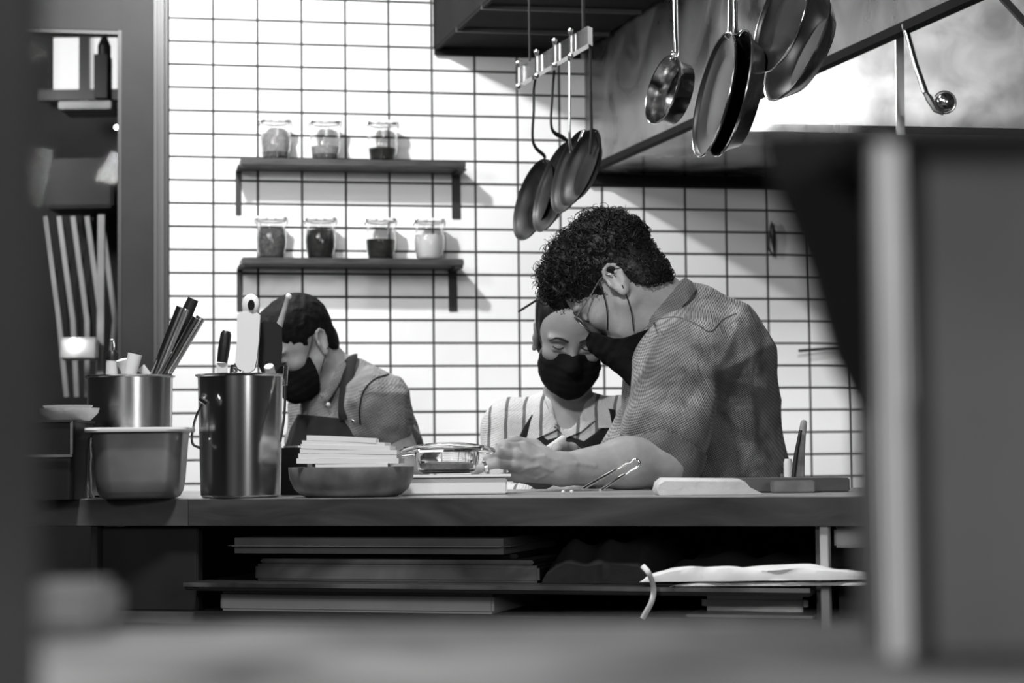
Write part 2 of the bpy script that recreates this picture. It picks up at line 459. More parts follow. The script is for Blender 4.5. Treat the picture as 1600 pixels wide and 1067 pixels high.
wall.matrix_basis = Matrix.Translation(Vector(W0)) @ WR; wall['kind'] = 'structure'
def wbox(bm, s0, s1, z0, z1, o0, o1):
    """a box aligned with the back wall: s along it, o = distance in front of it"""
    c = wall_pt((s0+s1)/2, (z0+z1)/2, (o0+o1)/2)
    return box(bm, c, (abs(s1-s0), abs(o1-o0), abs(z1-z0)), WR)
def struct(name, bm, m, **k):
    o = bm_obj(name, bm, m, **k); o['kind'] = 'structure'; return o
def sx(px, py=400): return wall_s(on_wall(px, py))
# doorway in the back wall, left of the tiles
bm = bmesh.new(); wbox(bm, s_door_l-3, sx(-60), 0, CEIL, -.12, 0); wbox(bm, sx(-60), s_left, on_wall(200, 0)[2]+.25, CEIL, -.12, 0)
struct('wall_back_left', bm, 'sidewall')
d1 = empty('door_1', wall_pt(sx(100), 0), None, None); d1['kind'] = 'structure'
zt = on_wall(150, 52)[2]
bm = bmesh.new(); wbox(bm, sx(189), sx(240), 0, 2.85, 0, .05); wbox(bm, sx(-60), sx(189), zt, 2.85, 0, .045); wbox(bm, sx(-60), sx(20), 0, zt, 0, .045)
bm_obj('door_leaf_frame', bm, 'frame_mid', d1, bevel=.003)
bm = bmesh.new()
for a, b, o in ((240, 245, .075), (245, 250, .055), (250, 256, .085), (256, 262, .03)): wbox(bm, sx(a), sx(b), 0, 2.85, 0, o)
bm_obj('door_jamb', bm, 'frame', d1, bevel=.002)
bm = bmesh.new(); wbox(bm, sx(184), sx(190), .3, zt, .0, .062); wbox(bm, sx(20), sx(190), zt-.012, zt, .0, .05)
bm_obj('glazing_bead', bm, 'black', d1, bevel=.001)
bm = bmesh.new(); wbox(bm, sx(20), sx(186), .05, zt, .018, .024); bm_obj('door_pane', bm, 'pane', d1)
# the space beyond the door: far wall, lit window, shelf, folding lattice gate
def far(px, py, Y): return Vector(W(px, py, Y))
bm = bmesh.new(); box(bm, (-3.1, 9.75, 1.5), (6, .1, 3.0)); struct('wall_far', bm, 'outdoor')
win = empty('window_1', far(120, 150, 9.6), None, None); win['kind'] = 'structure'
bm = bmesh.new(); a = far(84, 60, 9.6); b = far(128, 143, 9.6); c = far(139, 60, 9.6); d = far(184, 150, 9.6)
box(bm, (a+b)/2, (b.x-a.x, .03, a.z-b.z)); box(bm, (c+d)/2, (d.x-c.x, .03, c.z-d.z)); bm_obj('window_light', bm, 'window_lit', win)
bm = bmesh.new(); e0 = far(133, 40, 9.57); e1 = far(133, 160, 9.57); box(bm, (e0+e1)/2, (.045, .06, e0.z-e1.z))
f0 = far(60, 150, 9.57); f1 = far(190, 150, 9.57); box(bm, (f0+f1)/2, (f1.x-f0.x, .08, .05)); bm_obj('window_frame', bm, 'frame', win)
bm = bmesh.new(); a = far(100, 171, 9.3); b = far(182, 171, 9.3); box(bm, (a+b)/2, (b.x-a.x, .25, .035))
o = bm_obj('high_shelf', bm, 'pale', None, bevel=.004); tag(o, 'pale shelf board seen through the glass door, just under the lit window', 'shelf')
bm = bmesh.new(); a = far(161, 122, 9.3); box(bm, a, (.06, .12, .2)); a = far(163, 106, 9.3); lathe(bm, [(0,-.02),(.03,-.02),(.03,.1),(.014,.14),(.014,.2),(0,.2)], Matrix.Translation(a), 20)
o = bm_obj('dark_bottle', bm, 'black', None); tag(o, 'dark bottle-shaped silhouette on the high shelf behind the glass door', 'bottle')
bm = bmesh.new(); a = far(80, 255, 9.35); b = far(186, 330, 9.35); box(bm, (a+b)/2, (b.x-a.x, .3, a.z-b.z), 0)
o = bm_obj('hanging_cabinet', bm, 'counter_dark', None, bevel=.01); tag(o, 'dark wall cabinet seen through the glass door above the lattice gate', 'cabinet')
gate = empty('lattice_gate', far(110, 620, 9.2), 'pale folding lattice gate behind the glass door at left', 'gate')
def flatbar(bm, a, b, w_, t_=.006):
    a = Vector(a); b = Vector(b); dd = (b-a).normalized(); mt = axes_matrix((a+b)/2, (0, 1, 0), dd)
    bmesh.ops.create_cube(bm, size=1, matrix=mt @ Matrix.Diagonal((t_, w_, (b-a).length, 1)))
for k in range(5):
    bm = bmesh.new(); flatbar(bm, far(70+22*k, 338, 9.2), far(92+22*k, 500, 9.2), .022); flatbar(bm, far(92+22*k, 500, 9.2), far(104+16*k, 620, 9.2), .022)
    bm_obj('lattice_slat', bm, 'pale', gate)
    if k < 4:
        bm = bmesh.new(); flatbar(bm, far(104+20*k, 340, 9.215), far(84+18*k, 450, 9.215), .014); flatbar(bm, far(84+18*k, 450, 9.215), far(96+16*k, 560, 9.215), .014)
        bm_obj('lattice_slat', bm, 'frame_mid', gate)
bm = bmesh.new(); flatbar(bm, far(159, 336, 9.1), far(157, 625, 9.1), .03, .03); bm_obj('gate_post', bm, 'pale', gate)
for (x, y, r, e, lab) in ((115, 537, .024, 'lamp', 'bright round lamp glowing behind the glass door beside the lattice gate'), (182, 199, .010, 'lamp', 'tiny bright lamp behind the upper right of the glass door')):
    bm = bmesh.new(); bmesh.ops.create_uvsphere(bm, u_segments=20, v_segments=12, radius=r, matrix=Matrix.Translation(far(x, y, 9.0)))
    o = bm_obj('wall_lamp', bm, e, None, True); tag(o, lab, 'lamp')
bm = bmesh.new(); box(bm, (far(98, 545, 9.05)+far(150, 545, 9.05))/2, (.17, .05, .1)); o = bm_obj('lamp_shade_box', bm, 'pale', None, bevel=.01); tag(o, 'pale square box behind the round lamp beyond the glass door', 'box')
# room shell
bm = bmesh.new(); box(bm, (0, 4.0, -.05), (9, 16, .1)); struct('floor', bm, 'floor')
bm = bmesh.new(); box(bm, (0, 4.0, CEIL+.05), (9, 16, .1)); struct('ceiling', bm, 'ceiling')
bm = bmesh.new(); box(bm, (-4.5, 4.0, 1.5), (.1, 16, 3)); struct('wall_left', bm, 'sidewall')
bm = bmesh.new(); box(bm, (4.0, 4.0, 1.5), (.1, 16, 3)); struct('wall_right', bm, 'sidewall')

# ------------------------------------------------------------------ wall shelves and jars
SHELVES = []
def wall_shelf(xl, xr, ytop, ybot, brk, label):
    pl = on_wall(xl, ytop, .15); pr = on_wall(xr, ytop, .15); z = (pl[2]+pr[2])/2
    s0, s1 = wall_s(pl), wall_s(pr)
    t = empty('wall_shelf', wall_pt((s0+s1)/2, z, .075), label, 'shelf', 'dark wooden wall shelves')
    bm = bmesh.new(); wbox(bm, s0, s1, z-.024, z, .0, .15); bm_obj('shelf_board', bm, 'wood_shelf', t, bevel=.003)
    for a, b, yb in brk:
        sa, sb = wall_s(on_wall(a, yb)), wall_s(on_wall(b, yb)); zb = on_wall((a+b)/2, yb)[2]
        bm = bmesh.new(); wbox(bm, sa, sb, zb, z-.024, 0, .007); wbox(bm, sa, sb, z-.031, z-.024, 0, .145)
        bm_obj('bracket', bm, 'iron', t, bevel=.001)
    SHELVES.append((s0, s1, z)); return z
z1 = wall_shelf(376, 728, 249, 268, ((368, 377, 336), (706, 719, 342)), 'upper of the two dark wall shelves, holding three jars')
z2 = wall_shelf(378, 725, 403, 418, ((370, 379, 486), (701, 714, 486)), 'lower of the two dark wall shelves, holding four jars')
def jar(px, z, fill, m, mb, label, h=.148, fill2=None):
    p = on_wall(px, 400, .075); s = wall_s(p); base = wall_pt(s, z+.001, .075)
    t = empty('glass_jar', base, label, 'jar', 'glass storage jars on the wall shelves')
    prof = [(0, 0), (.036, 0), (.043, .008), (.050, .04), (.052, .065), (.0505, .085), (.046, .105), (.045, .122), (.047, .128)]
    inner = [(.0445, .128), (.0425, .121), (.0435, .105), (.048, .085), (.0495, .065), (.0475, .04), (.041, .01), (0, .006)]
    bm = bmesh.new(); lathe(bm, prof+inner, Matrix.Translation(base)); bm_obj('jar_body', bm, 'glass', t, True)
    bm = bmesh.new(); lathe(bm, [(0, .1295), (.05, .1295), (.052, .134), (.05, .139), (.03, .141), (.012, .142), (.012, .147), (0, .147)], Matrix.Translation(base))
    bm_obj('lid', bm, 'glass', t, True)
    bm = bmesh.new(); lathe(bm, [(.0475, .1285), (.051, .127), (.0515, .1295), (.0475, .1295)], Matrix.Translation(base)); bm_obj('seal_ring', bm, 'steel_dull', t, True)
    for sg in (-1, 1):
        bm = bmesh.new(); q = base+Vector(wdir)*(.052*sg); tube(bm, [q+Vector((0,0,.118)), q+Vector(wdir)*.004*sg+Vector((0,0,.130)), q+Vector((0,0,.141)), q-Vector(wdir)*.01*sg+Vector((0,0,.143))], .0022, 6)
        bm_obj('clip', bm, 'steel_bright', t, True)
    def content(z0, z1_, mm, nm):
        rr = lambda zz: float(np.interp(zz, [.007, .012, .04, .065, .085, .105, .121], [.036, .0405, .047, .049, .0475, .043, .042]))
        pr = [(0, z0)]+[(rr(a), a) for a in np.linspace(z0, z1_, 9)]+[(rr(z1_)*.5, z1_+.003), (0, z1_+.005)]
        bm = bmesh.new(); lathe(bm, pr, Matrix.Translation(base)); bm_obj(nm, bm, mm, t, True)
    if fill2: content(.007, fill2, mb, 'bottom_layer'); content(fill2+.0002, fill, m, 'contents')
    else: content(.007, fill, m, 'contents')
    return t
jar(431, z1, .09, 'spice_pale', 'spice_mid', 'jar filled with pale powder over a dark layer, left end of upper shelf', fill2=.028)
jar(509, z1, .05, 'spice_pale', 'spice_mid', 'jar a third full of speckled grain, middle of upper shelf', fill2=.024)
jar(599, z1, .047, 'spice_dark', None, 'jar a third full of dark spice, right end of upper shelf')
jar(424, z2, .100, 'spice_mid', None, 'jar nearly full of brown spice, left end of lower shelf')
jar(501, z2, .098, 'spice_dark', None, 'jar nearly full of dark spice, second from left on lower shelf')
jar(595, z2, .068, 'spice_dark', None, 'jar half full of black spice, third on the lower shelf')
jar(671, z2, .085, 'salt', None, 'jar filled with white salt, right end of lower shelf')

# wall hook tool and small rod on the right of the tiles
t = empty('hanging_opener', on_wall(1206, 350, .02), 'small black tool hanging on a hook on the tiles, right of the curly-haired man', 'tool')
bm = bmesh.new(); tube(bm, [on_wall(1206, 350, .0), on_wall(1206, 352, .03), on_wall(1205, 346, .035)], .004, 8); bm_obj('hook', bm, 'steel_bright', t, True)
bm = bmesh.new(); tube(bm, spline([on_wall(1206, 350, .03), on_wall(1208, 370, .03), on_wall(1211, 401, .025)], 6), [.007+.004*math.sin(k*.35) for k in range(13)], 8); bm_obj('handle', bm, 'black', t, True)
bm = bmesh.new(); tube(bm, spline([on_wall(1204, 352, .03), on_wall(1201, 385, .03), on_wall(1209, 400, .03)], 6), .0035, 8); bm_obj('lever', bm, 'black', t, True)
bm = bmesh.new(); tube(bm, [on_wall(1248, 548, .03), on_wall(1300, 544, .02), on_wall(1330, 543, .02)], .005, 8); o = bm_obj('wall_peg', bm, 'iron', None, True)
tag(o, 'thin dark rod sticking out horizontally in front of the tiles at right', 'rod')
# low rail along the foot of the wall so the floor meets the tiles
bm = bmesh.new(); wbox(bm, s_left, 4.2, 0, .1, 0, .02); o = struct('baseboard_back', bm, 'frame')

# ------------------------------------------------------------------ hoods
hood = empty('extractor_hood', W(820, 40, 6.5), 'large dark steel extractor hood hanging above the tiles, top centre', 'extractor hood')
zh = on_wall(677, 76)[2]
A = on_wall(677, 76); Bq = np.array(WZ(763, -2, zh)); dirh = (Bq-A); dirh /= np.linalg.norm(dirh)
def up(p, z): return Vector((p[0], p[1], z))
A1 = A+dirh*1.25; R0 = on_wall(905, 75); R1 = np.array(R0)+dirh*1.25
bm = bmesh.new(); hexa(bm, [up(A, zh), up(A1, zh), up(R1, zh), up(R0, zh), up(A, CEIL), up(A1, CEIL), up(R1, CEIL), up(R0, CEIL)])
bm_obj('hood_body', bm, 'hood_dark', hood)
bm = bmesh.new()
for t_ in (.0,):
    flatbar(bm, up(A, zh-.006)+Vector(wn)*.02, up(R0, zh-.006)+Vector(wn)*.02, .04, .012)
flatbar(bm, up(A, zh-.004)+Vector((.008,0,0)), up(A1, zh-.004)+Vector((.008,0,0)), .012, .012)
bm_obj('hood_rim', bm, 'hood_dark', hood)
bm = bmesh.new()
for k in (.35, .7): 
    q0 = A+dirh*k; q1 = R0+dirh*k; flatbar(bm, up(q0, zh-.003), up(q1, zh-.003), .02, .006)
bm_obj('underside_seam', bm, 'frame', hood)
cooker = empty('canopy_hood', W(1300, 120, 5.5), 'bright steel canopy hood at upper right with a smudged side panel', 'extractor hood')
zb = on_wall(915, 266)[2]
C0 = on_wall(915, 266); C1 = np.array(WZ(1533, -15, zb)); dirc = (C1-C0)/np.linalg.norm(C1-C0)
C1 = C0+dirc*3.1
perp = np.array([dirc[1], -dirc[0], 0]); perp = perp*(1 if perp[0] > 0 else -1)
# side panel, its bottom rail
bm = bmesh.new(); hexa(bm, [up(C0, zb), up(C1, zb), up(C1+perp*.012, zb), up(C0+perp*.012, zb), up(C0, 2.98), up(C1, 2.98), up(C1+perp*.012, 2.98), up(C0+perp*.012, 2.98)])
bm_obj('side_panel', bm, 'hood_steel', cooker)
bm = bmesh.new(); flatbar(bm, up(C0+perp*.006, zb-.004), up(C1+perp*.006, zb-.004), .022, .03); bm_obj('bottom_rail', bm, 'hood_dark', cooker)
# back panel inside, on the wall
bm = bmesh.new(); wbox(bm, wall_s(C0), 3.4, zb-.0, 2.9, .005, .02); bm_obj('back_panel', bm, 'hood_steel', cooker)
# plenum shelf: its underside is the bright brushed band
E0 = np.array(WZ(1078, 197, zb)); depth = float((E0-W0)@wn)
bm = bmesh.new(); sA = wall_s(C0); pA = up(C0, zb-.012)
pts = [up(C0, 0), up(E0, 0), wall_pt(3.4, 0, depth), wall_pt(3.4, 0, 0)]
def lv(p, z): return Vector((p[0], p[1], z))
hexa(bm, [lv(p, zb-.012) for p in pts]+[lv(p, zb+.012) for p in pts]); bm_obj('plenum_underside', bm, 'steel', cooker)
bm = bmesh.new(); zt_ = on_wall(1000, 276)[2]; wbox(bm, wall_s(C0), 3.4, on_wall(1000, 291)[2], on_wall(1000, 274)[2], 0, .03); bm_obj('wall_trim', bm, 'hood_dark', cooker)
# bright splash panel above the plenum shelf front
bm = bmesh.new(); wbox(bm, wall_s(E0)-.3*0, 3.4, zb+.012, zb+1.0, depth-.42, depth-.40); bm_obj('splash_panel', bm, 'splash_steel', cooker)
bm = bmesh.new()
a = W(1405, 30, 4.9); b = W(1407, 212, 4.9); flatbar(bm, a, b, .02, .012)
o = bm_obj('hanging_strip', bm, 'steel_bright', None); tag(o, 'narrow bright steel strip hanging straight down below the hood rail at right', 'utensil')
t = empty('hanging_ladle', W(1412, 45, 4.7), 'steel ladle hanging at an angle from the hood rail at right', 'ladle')
bm = bmesh.new(); tube(bm, [W(1413, 38, 4.75), W(1430, 100, 4.72), W(1446, 145, 4.7)], .0075, 10); bm_obj('handle', bm, 'steel_bright', t, True)
bm = bmesh.new(); tube(bm, [W(1446, 145, 4.7), W(1452, 154, 4.7), W(1462, 172, 4.69), W(1474, 178, 4.69)], [.006,.009,.007,.004], 8); bm_obj('neck', bm, 'steel_dull', t, True)
bm = bmesh.new(); c_ = W(1476, 160, 4.69)
tube(bm, [Vector(c_)+Vector((math.cos(a)*.026, 0, math.sin(a)*.026)) for a in np.linspace(-2.2, 2.6, 18)], .002, 6)
lathe(bm, [(0, -.012), (.012, -.009), (.021, 0), (.023, .003), (.02, .001), (.011, -.007), (0, -.010)], axes_matrix(c_, (1, 0, 0), (.3, 1, .2))); bm_obj('bowl', bm, 'steel_bright', t, True)
bm = bmesh.new(); flatbar(bm, W(1560, -10, 3.9), W(1606, 40, 3.9), .012, .012)
o = bm_obj('brace_bar', bm, 'iron', None); tag(o, 'short dark brace bar crossing the top right corner', 'bar')

# ------------------------------------------------------------------ pan rails and pans
rail = empty('pan_rail', W(870, 90, 4.9), 'flat steel rail with paired hooks carrying black iron pans', 'rail')
ra = W(816, 119, 5.2); rb = W(922, 56, 4.76); zr_ = (ra[2]+rb[2])/2
hb_ = .021; bm = bmesh.new(); a = Vector(ra); b = Vector(rb); o_ = Vector((.006, .012, 0))
hexa(bm, [a-o_+Vector((0,0,-hb_)), b-o_+Vector((0,0,-hb_)), b+o_+Vector((0,0,-hb_)), a+o_+Vector((0,0,-hb_)), a-o_+Vector((0,0,hb_)), b-o_+Vector((0,0,hb_)), b+o_+Vector((0,0,hb_)), a+o_+Vector((0,0,hb_))])
bm_obj('flat_bar', bm, 'steel', rail, bevel=.001)
for f_ in (.86,):
    p = Vector(ra).lerp(Vector(rb), f_)+Vector((.01, .03, 0)); bm = bmesh.new(); tube(bm, [p, Vector((p.x, p.y, CEIL))], .004, 8); bm_obj('hanger_rod', bm, 'iron', rail, True)
bm = bmesh.new(); p = Vector(ra)+Vector((.02, .03, 0)); tube(bm, [p, Vector((p.x, p.y, CEIL))], .003, 8); bm_obj('hanger_rod', bm, 'iron', rail, True)
for f_ in (.01, .30, .57, .80):
    p = Vector(ra).lerp(Vector(rb), f_)+Vector((-.012, -.01, 0)); bm = bmesh.new()
    tube(bm, [p+Vector((0,0,.03)), p+Vector((0,0,-.03))], .0045, 8)
    for q in (.03, -.03): bmesh.ops.create_uvsphere(bm, u_segments=10, v_segments=8, radius=.007, matrix=Matrix.Translation(p+Vector((0,-.004,q))))
    bm_obj('hook', bm, 'steel_bright', rail, True)

def pan(name, ctr, axis, dia, depth_, handle, m_out, m_in, m_handle, label, cat, group=None, hw=.011, wall_in=.72, hflat=.45, rivets=True):
    """ctr = rim centre; axis points out of the open side; handle = world points from rim outwards"""
    ax = Vector(axis).normalized(); up_ = Vector(handle[0])-Vector(ctr)
    mt = axes_matrix(ctr, up_, ax); r = dia/2
    t = empty(name, Vector(ctr), label, cat, group)
    prof_o = [(0, -depth_), (r*wall_in*.9, -depth_), (r*wall_in, -depth_*.93), (r*.9, -depth_*.35), (r*.97, -.004), (r, .0), (r*1.0, .002)]
    prof_i = [(r*.985, .0015), (r*.95, -.004), (r*.88, -depth_*.36), (r*wall_in*.96, -depth_*.88), (r*wall_in*.85, -depth_+.003), (0, -depth_+.0025)]
    bm = bmesh.new(); lathe(bm, prof_o, mt, 56); bm_obj('pan_body', bm, m_out, t, True)
    bm = bmesh.new(); lathe(bm, [(r, .002)]+prof_i, mt, 56); bm_obj('pan_inside', bm, m_in, t, True)
    bm = bmesh.new(); tube(bm, spline(handle, 8), hw, 10, flat=(1, hflat, tuple(ax))); bm_obj('handle', bm, m_handle, t, True)
    if m_out == 'pan_steel' or m_in == 'pan_inside':
        bm = bmesh.new(); lathe(bm, [(r*.985, .0022), (r*1.004, .0032), (r*1.012, .0012), (r*1.004, -.0016), (r*.99, 0)], mt, 64); bm_obj('rim', bm, 'steel_bright', t, True)
    if rivets:
        bm = bmesh.new(); h0 = Vector(handle[0]); un = up_.normalized(); sd = un.cross(ax)
        for q in (-1, 1): bmesh.ops.create_uvsphere(bm, u_segments=10, v_segments=6, radius=.0045, matrix=Matrix.Translation(h0-un*.004+sd*.011*q-ax*.006))
        bm_obj('rivet', bm, 'steel_bright', t, True)
    return t
# black pans on the far rail (left to right)
def pan2d(px, py, Y, L, minor, tilt, depth_px, hand, *a, toward=-1, **k):
    """a pan seen as an ellipse: major axis L px tilted tilt deg from vertical (top leaning right), minor/major gives the turn"""
    sc = Y/F; dia = L*sc
    hand = list(hand); tt = math.radians(tilt); maj = Vector((math.sin(tt), 0, math.cos(tt))); side = Vector((-math.cos(tt), 0, math.sin(tt)))
    q = minor/L; ax = side*math.sqrt(max(0, 1-q*q)) + Vector((0, -1, 0))*q*(-toward)
    return pan(a[0], W(px, py, Y), ax, dia, depth_px*sc, [Vector(W(px, py, Y))+maj*dia*.5]+[Vector(W(x, y, Y)) for x, y in hand]+([Vector((W(hand[-1][0], 0, Y)[0], Y, RZ))] if hand[-1][1] < 0 else []), *a[1:], **k)
RZ = W(1150, -75, 3.72)[2]
BP = 'black iron pans on the far rail'
pan2d(833, 312, 5.2, 134, 52, 16, 15, [(850, 243), (833, 222), (834, 170), (834, 140), (837, 120)], 'frying_pan', 'black_pan', 'black_pan', 'black_pan', 'black frying pan with bent handle, lowest and leftmost on the rail', 'frying pan', BP, hw=.006, toward=-1)
pan2d(866, 292, 5.06, 150, 50, 18, 14, [(880, 215), (862, 200), (863, 150), (866, 110)], 'frying_pan', 'black_pan', 'black_pan', 'black_pan', 'second black frying pan, between the leftmost one and the two at the right', 'frying pan', BP, hw=.006)
pan2d(893, 268, 4.92, 138, 50, 17, 13, [(896, 238), (890, 215), (890, 150), (889, 72)], 'frying_pan', 'black_pan', 'black_pan', 'steel_bright', 'black frying pan with a straight bright steel handle', 'frying pan', BP, hw=.0065)
pan2d(906, 262, 4.78, 130, 46, 20, 15, [(922, 240), (924, 200), (923, 150), (922, 70)], 'frying_pan', 'black_pan', 'black_pan', 'black_pan', 'black frying pan nearest the front, rightmost on the far rail', 'frying pan', BP, hw=.006)
SP = 'steel pans hanging over the counter'
pan2d(1036, 140, 3.95, 112, 40, 14, 32, [(1057, 86), (1056, 50), (1054, -30)], 'saucepan', 'pan_steel', 'pan_steel', 'steel_bright', 'small shiny saucepan, leftmost of the hanging steel pans', 'saucepan', SP, hw=.009, wall_in=.88)
pan2d(1116, 148, 3.67, 200, 36, 12, 12, [(1140, 50), (1141, -30)], 'frying_pan', 'pan_inside', 'pan_inside', 'steel_bright', 'thin dark frying pan nested on the left of a steel pan', 'frying pan', SP, hw=.009)
pan2d(1142, 146, 3.62, 202, 34, 12, 30, [(1150, 50), (1149, -30)], 'frying_pan', 'pan_steel', 'pan_inside', 'steel_bright', 'steel frying pan hanging edge-on right of the saucepan', 'frying pan', SP, hw=.009, wall_in=.8)
pan2d(1221, 29, 3.54, 176, 54, 16, 13, [(1249, -60), (1250, -70)], 'frying_pan', 'pan_inside', 'pan_inside', 'steel_bright', 'frying pan with a bright rim cut by the top edge, left of the big pair', 'frying pan', SP, hw=.01)
pan2d(1246, 73, 3.78, 188, 50, 24, 30, [(1284, -16), (1286, -50)], 'frying_pan', 'pan_steel', 'pan_inside', 'steel_bright', 'frying pan with shiny outside, lowest of the pair at the top right', 'frying pan', SP, hw=.01)
t = empty('pot_rack', W(1150, -110, 3.7), 'overhead steel bar from which the pans over the counter hang', 'rack')
bm = bmesh.new(); za = RZ+.008
for (pa, Ya), (pb, Yb2) in (((1050, 3.99), (1152, 3.58)), ((1250, 3.51), (1286, 3.82))):
    a = Vector((W(pa, 0, Ya)[0], Ya, za)); b = Vector((W(pb, 0, Yb2)[0], Yb2, za))
    bm = bmesh.new(); tube(bm, [a+(a-b)*.1, b+(b-a)*.1], .009, 10); bm_obj('bar', bm, 'steel', t, True)
    for q in (a, b): bm = bmesh.new(); tube(bm, [q, Vector((q.x, q.y, CEIL))], .005, 8); bm_obj('hanger_rod', bm, 'iron', t, True)
a = Vector((W(1050, 0, 3.99)[0], 3.99, za)); b = Vector((W(1286, 0, 3.82)[0], 3.82, za)); bm = bmesh.new(); tube(bm, [a, b], .009, 10); bm_obj('bar', bm, 'steel', t, True)

# ------------------------------------------------------------------ the pass counter
ZT = .91
cl = WZ(60, 780, ZT); cr = WZ(1385, 775, ZT)
cdir = (cr-cl).normalized(); cn = Vector((-cdir.y, cdir.x, 0))       # cn points away from the camera
CM = Matrix.Rotation(math.atan2(cdir.y, cdir.x), 4, 'Z')
def cpt(px, off=0.0, z=ZT):
    """point on the counter's front line under image column px, off metres back"""
    d = _fw + (px-800)/F*_R + (777-533.5)/F*_D
    t = ((cl.x*cn.x+cl.y*cn.y))/(d[0]*cn.x+d[1]*cn.y)
    q = Vector((d[0]*t, d[1]*t, 0))+cn*off; return Vector((q.x, q.y, z))
def cbox(bm, x0, x1, o0, o1, z0, z1):
    a = cpt(x0, 0); b = cpt(x1, 0); c = (a+b)/2+cn*((o0+o1)/2); c.z = (z0+z1)/2
    return box(bm, c, ((b-a).length, abs(o1-o0), abs(z1-z0)), CM)
counter = empty('kitchen_counter', cpt(720, .3, 0), 'long dark wooden pass counter across the kitchen with open shelves beneath', 'counter')
bm = bmesh.new(); cbox(bm, -120, 1640, 0, .74, ZT-.043, ZT); bm_obj('worktop', bm, 'wood_top', counter, bevel=.003)
bm = bmesh.new(); cbox(bm, 296, 1640, -.003, .001, ZT-.042, ZT-.001); bm_obj('front_edge_strip', bm, 'wood_edge', counter)
bm = bmesh.new(); cbox(bm, -120, 295, -.003, .001, ZT-.042, ZT-.001); bm_obj('front_edge_strip', bm, 'dark_board', counter)
zs1 = WZ(900, 916, 0); 
def zat(px, py, off=0.0):
    d = _fw + (px-800)/F*_R + (py-533.5)/F*_D
    t = ((cl.x*cn.x+cl.y*cn.y)+off)/(d[0]*cn.x+d[1]*cn.y); return CZ+d[2]*t
zA = zat(900, 914); zB = zat(1150, 968)
bm = bmesh.new(); cbox(bm, 300, 1268, -.028, .70, zA-.012, zA); bm_obj('upper_shelf', bm, 'counter_dark', counter, bevel=.002)
bm = bmesh.new(); cbox(bm, -120, 1278, .02, .70, zB-.02, zB); bm_obj('lower_shelf', bm, 'dark_board', counter, bevel=.002)
bm = bmesh.new(); cbox(bm, 300, 1268, -.032, -.028, zA-.006, zA+.0); bm_obj('shelf_lip', bm, 'steel_dull', counter)
bm = bmesh.new(); cbox(bm, -120, 1640, .70, .73, .05, ZT-.043); bm_obj('back_panel', bm, 'counter_dark', counter)
for a, b in ((1279, 1292), (140, 150)):
    bm = bmesh.new(); cbox(bm, a, b, .004, .03, 0, ZT-.043); bm_obj('post', bm, 'pale' if a > 1000 else 'counter_dark', counter, bevel=.001)
bm = bmesh.new(); cbox(bm, 1270, 1277, .02, .70, zB, ZT-.043); bm_obj('side_panel', bm, 'fore_grey', counter)
bm = bmesh.new(); cbox(bm, 150, 300, .02, .04, zB, ZT-.045); bm_obj('door', bm, 'counter_dark', counter, bevel=.002)
bm = bmesh.new(); cbox(bm, -120, 1640, .06, .70, .0, .1); bm_obj('plinth', bm, 'black_matte', counter)
def thing(nm, bm, m, label, cat, group=None, smooth=False, bevel=0):
    return tag(bm_obj(nm, bm, m, None, smooth, bevel), label, cat, group)
# things on the shelves underneath
def rtray(x0, x1, y0, y1, off, nm, m, label, dep=.28):
    z0 = zat((x0+x1)/2, y1, off); z1 = zat((x0+x1)/2, y0, off)
    bm = bmesh.new(); cbox(bm, x0, x1, off, off+dep, z0, z1)
    return thing(nm, bm, m, label, 'tray', 'trays on the shelf under the counter', bevel=.35*abs(z1-z0), smooth=True)
zr = zA+.0005
h = lambda a, b: abs(zat(600, a, .03)-zat(600, b, .03))
bm = bmesh.new(); cbox(bm, 385, 832, .03, .33, zr, zr+.026); thing('baking_tray', bm, 'steel_dull', 'lower dark steel baking tray of the stack under the counter', 'tray', 'trays stacked under the counter', bevel=.004)
bm = bmesh.new(); cbox(bm, 392, 822, .035, .33, zr+.027, zr+.034); thing('baking_tray', bm, 'steel_dull', 'thin middle baking tray of the stack under the counter', 'tray', 'trays stacked under the counter', bevel=.002)
bm = bmesh.new(); cbox(bm, 400, 790, .06, .33, zr+.035, zr+.042); thing('cutting_board', bm, 'black', 'black board between the trays stacked under the counter', 'board', bevel=.002)
bm = bmesh.new(); cbox(bm, 346, 790, .012, .33, zr+.043, zr+.067); thing('baking_tray', bm, 'fore_grey', 'grey tray with rounded ends on top of the stack under the counter', 'tray', 'trays stacked under the counter', bevel=.0115, smooth=True)
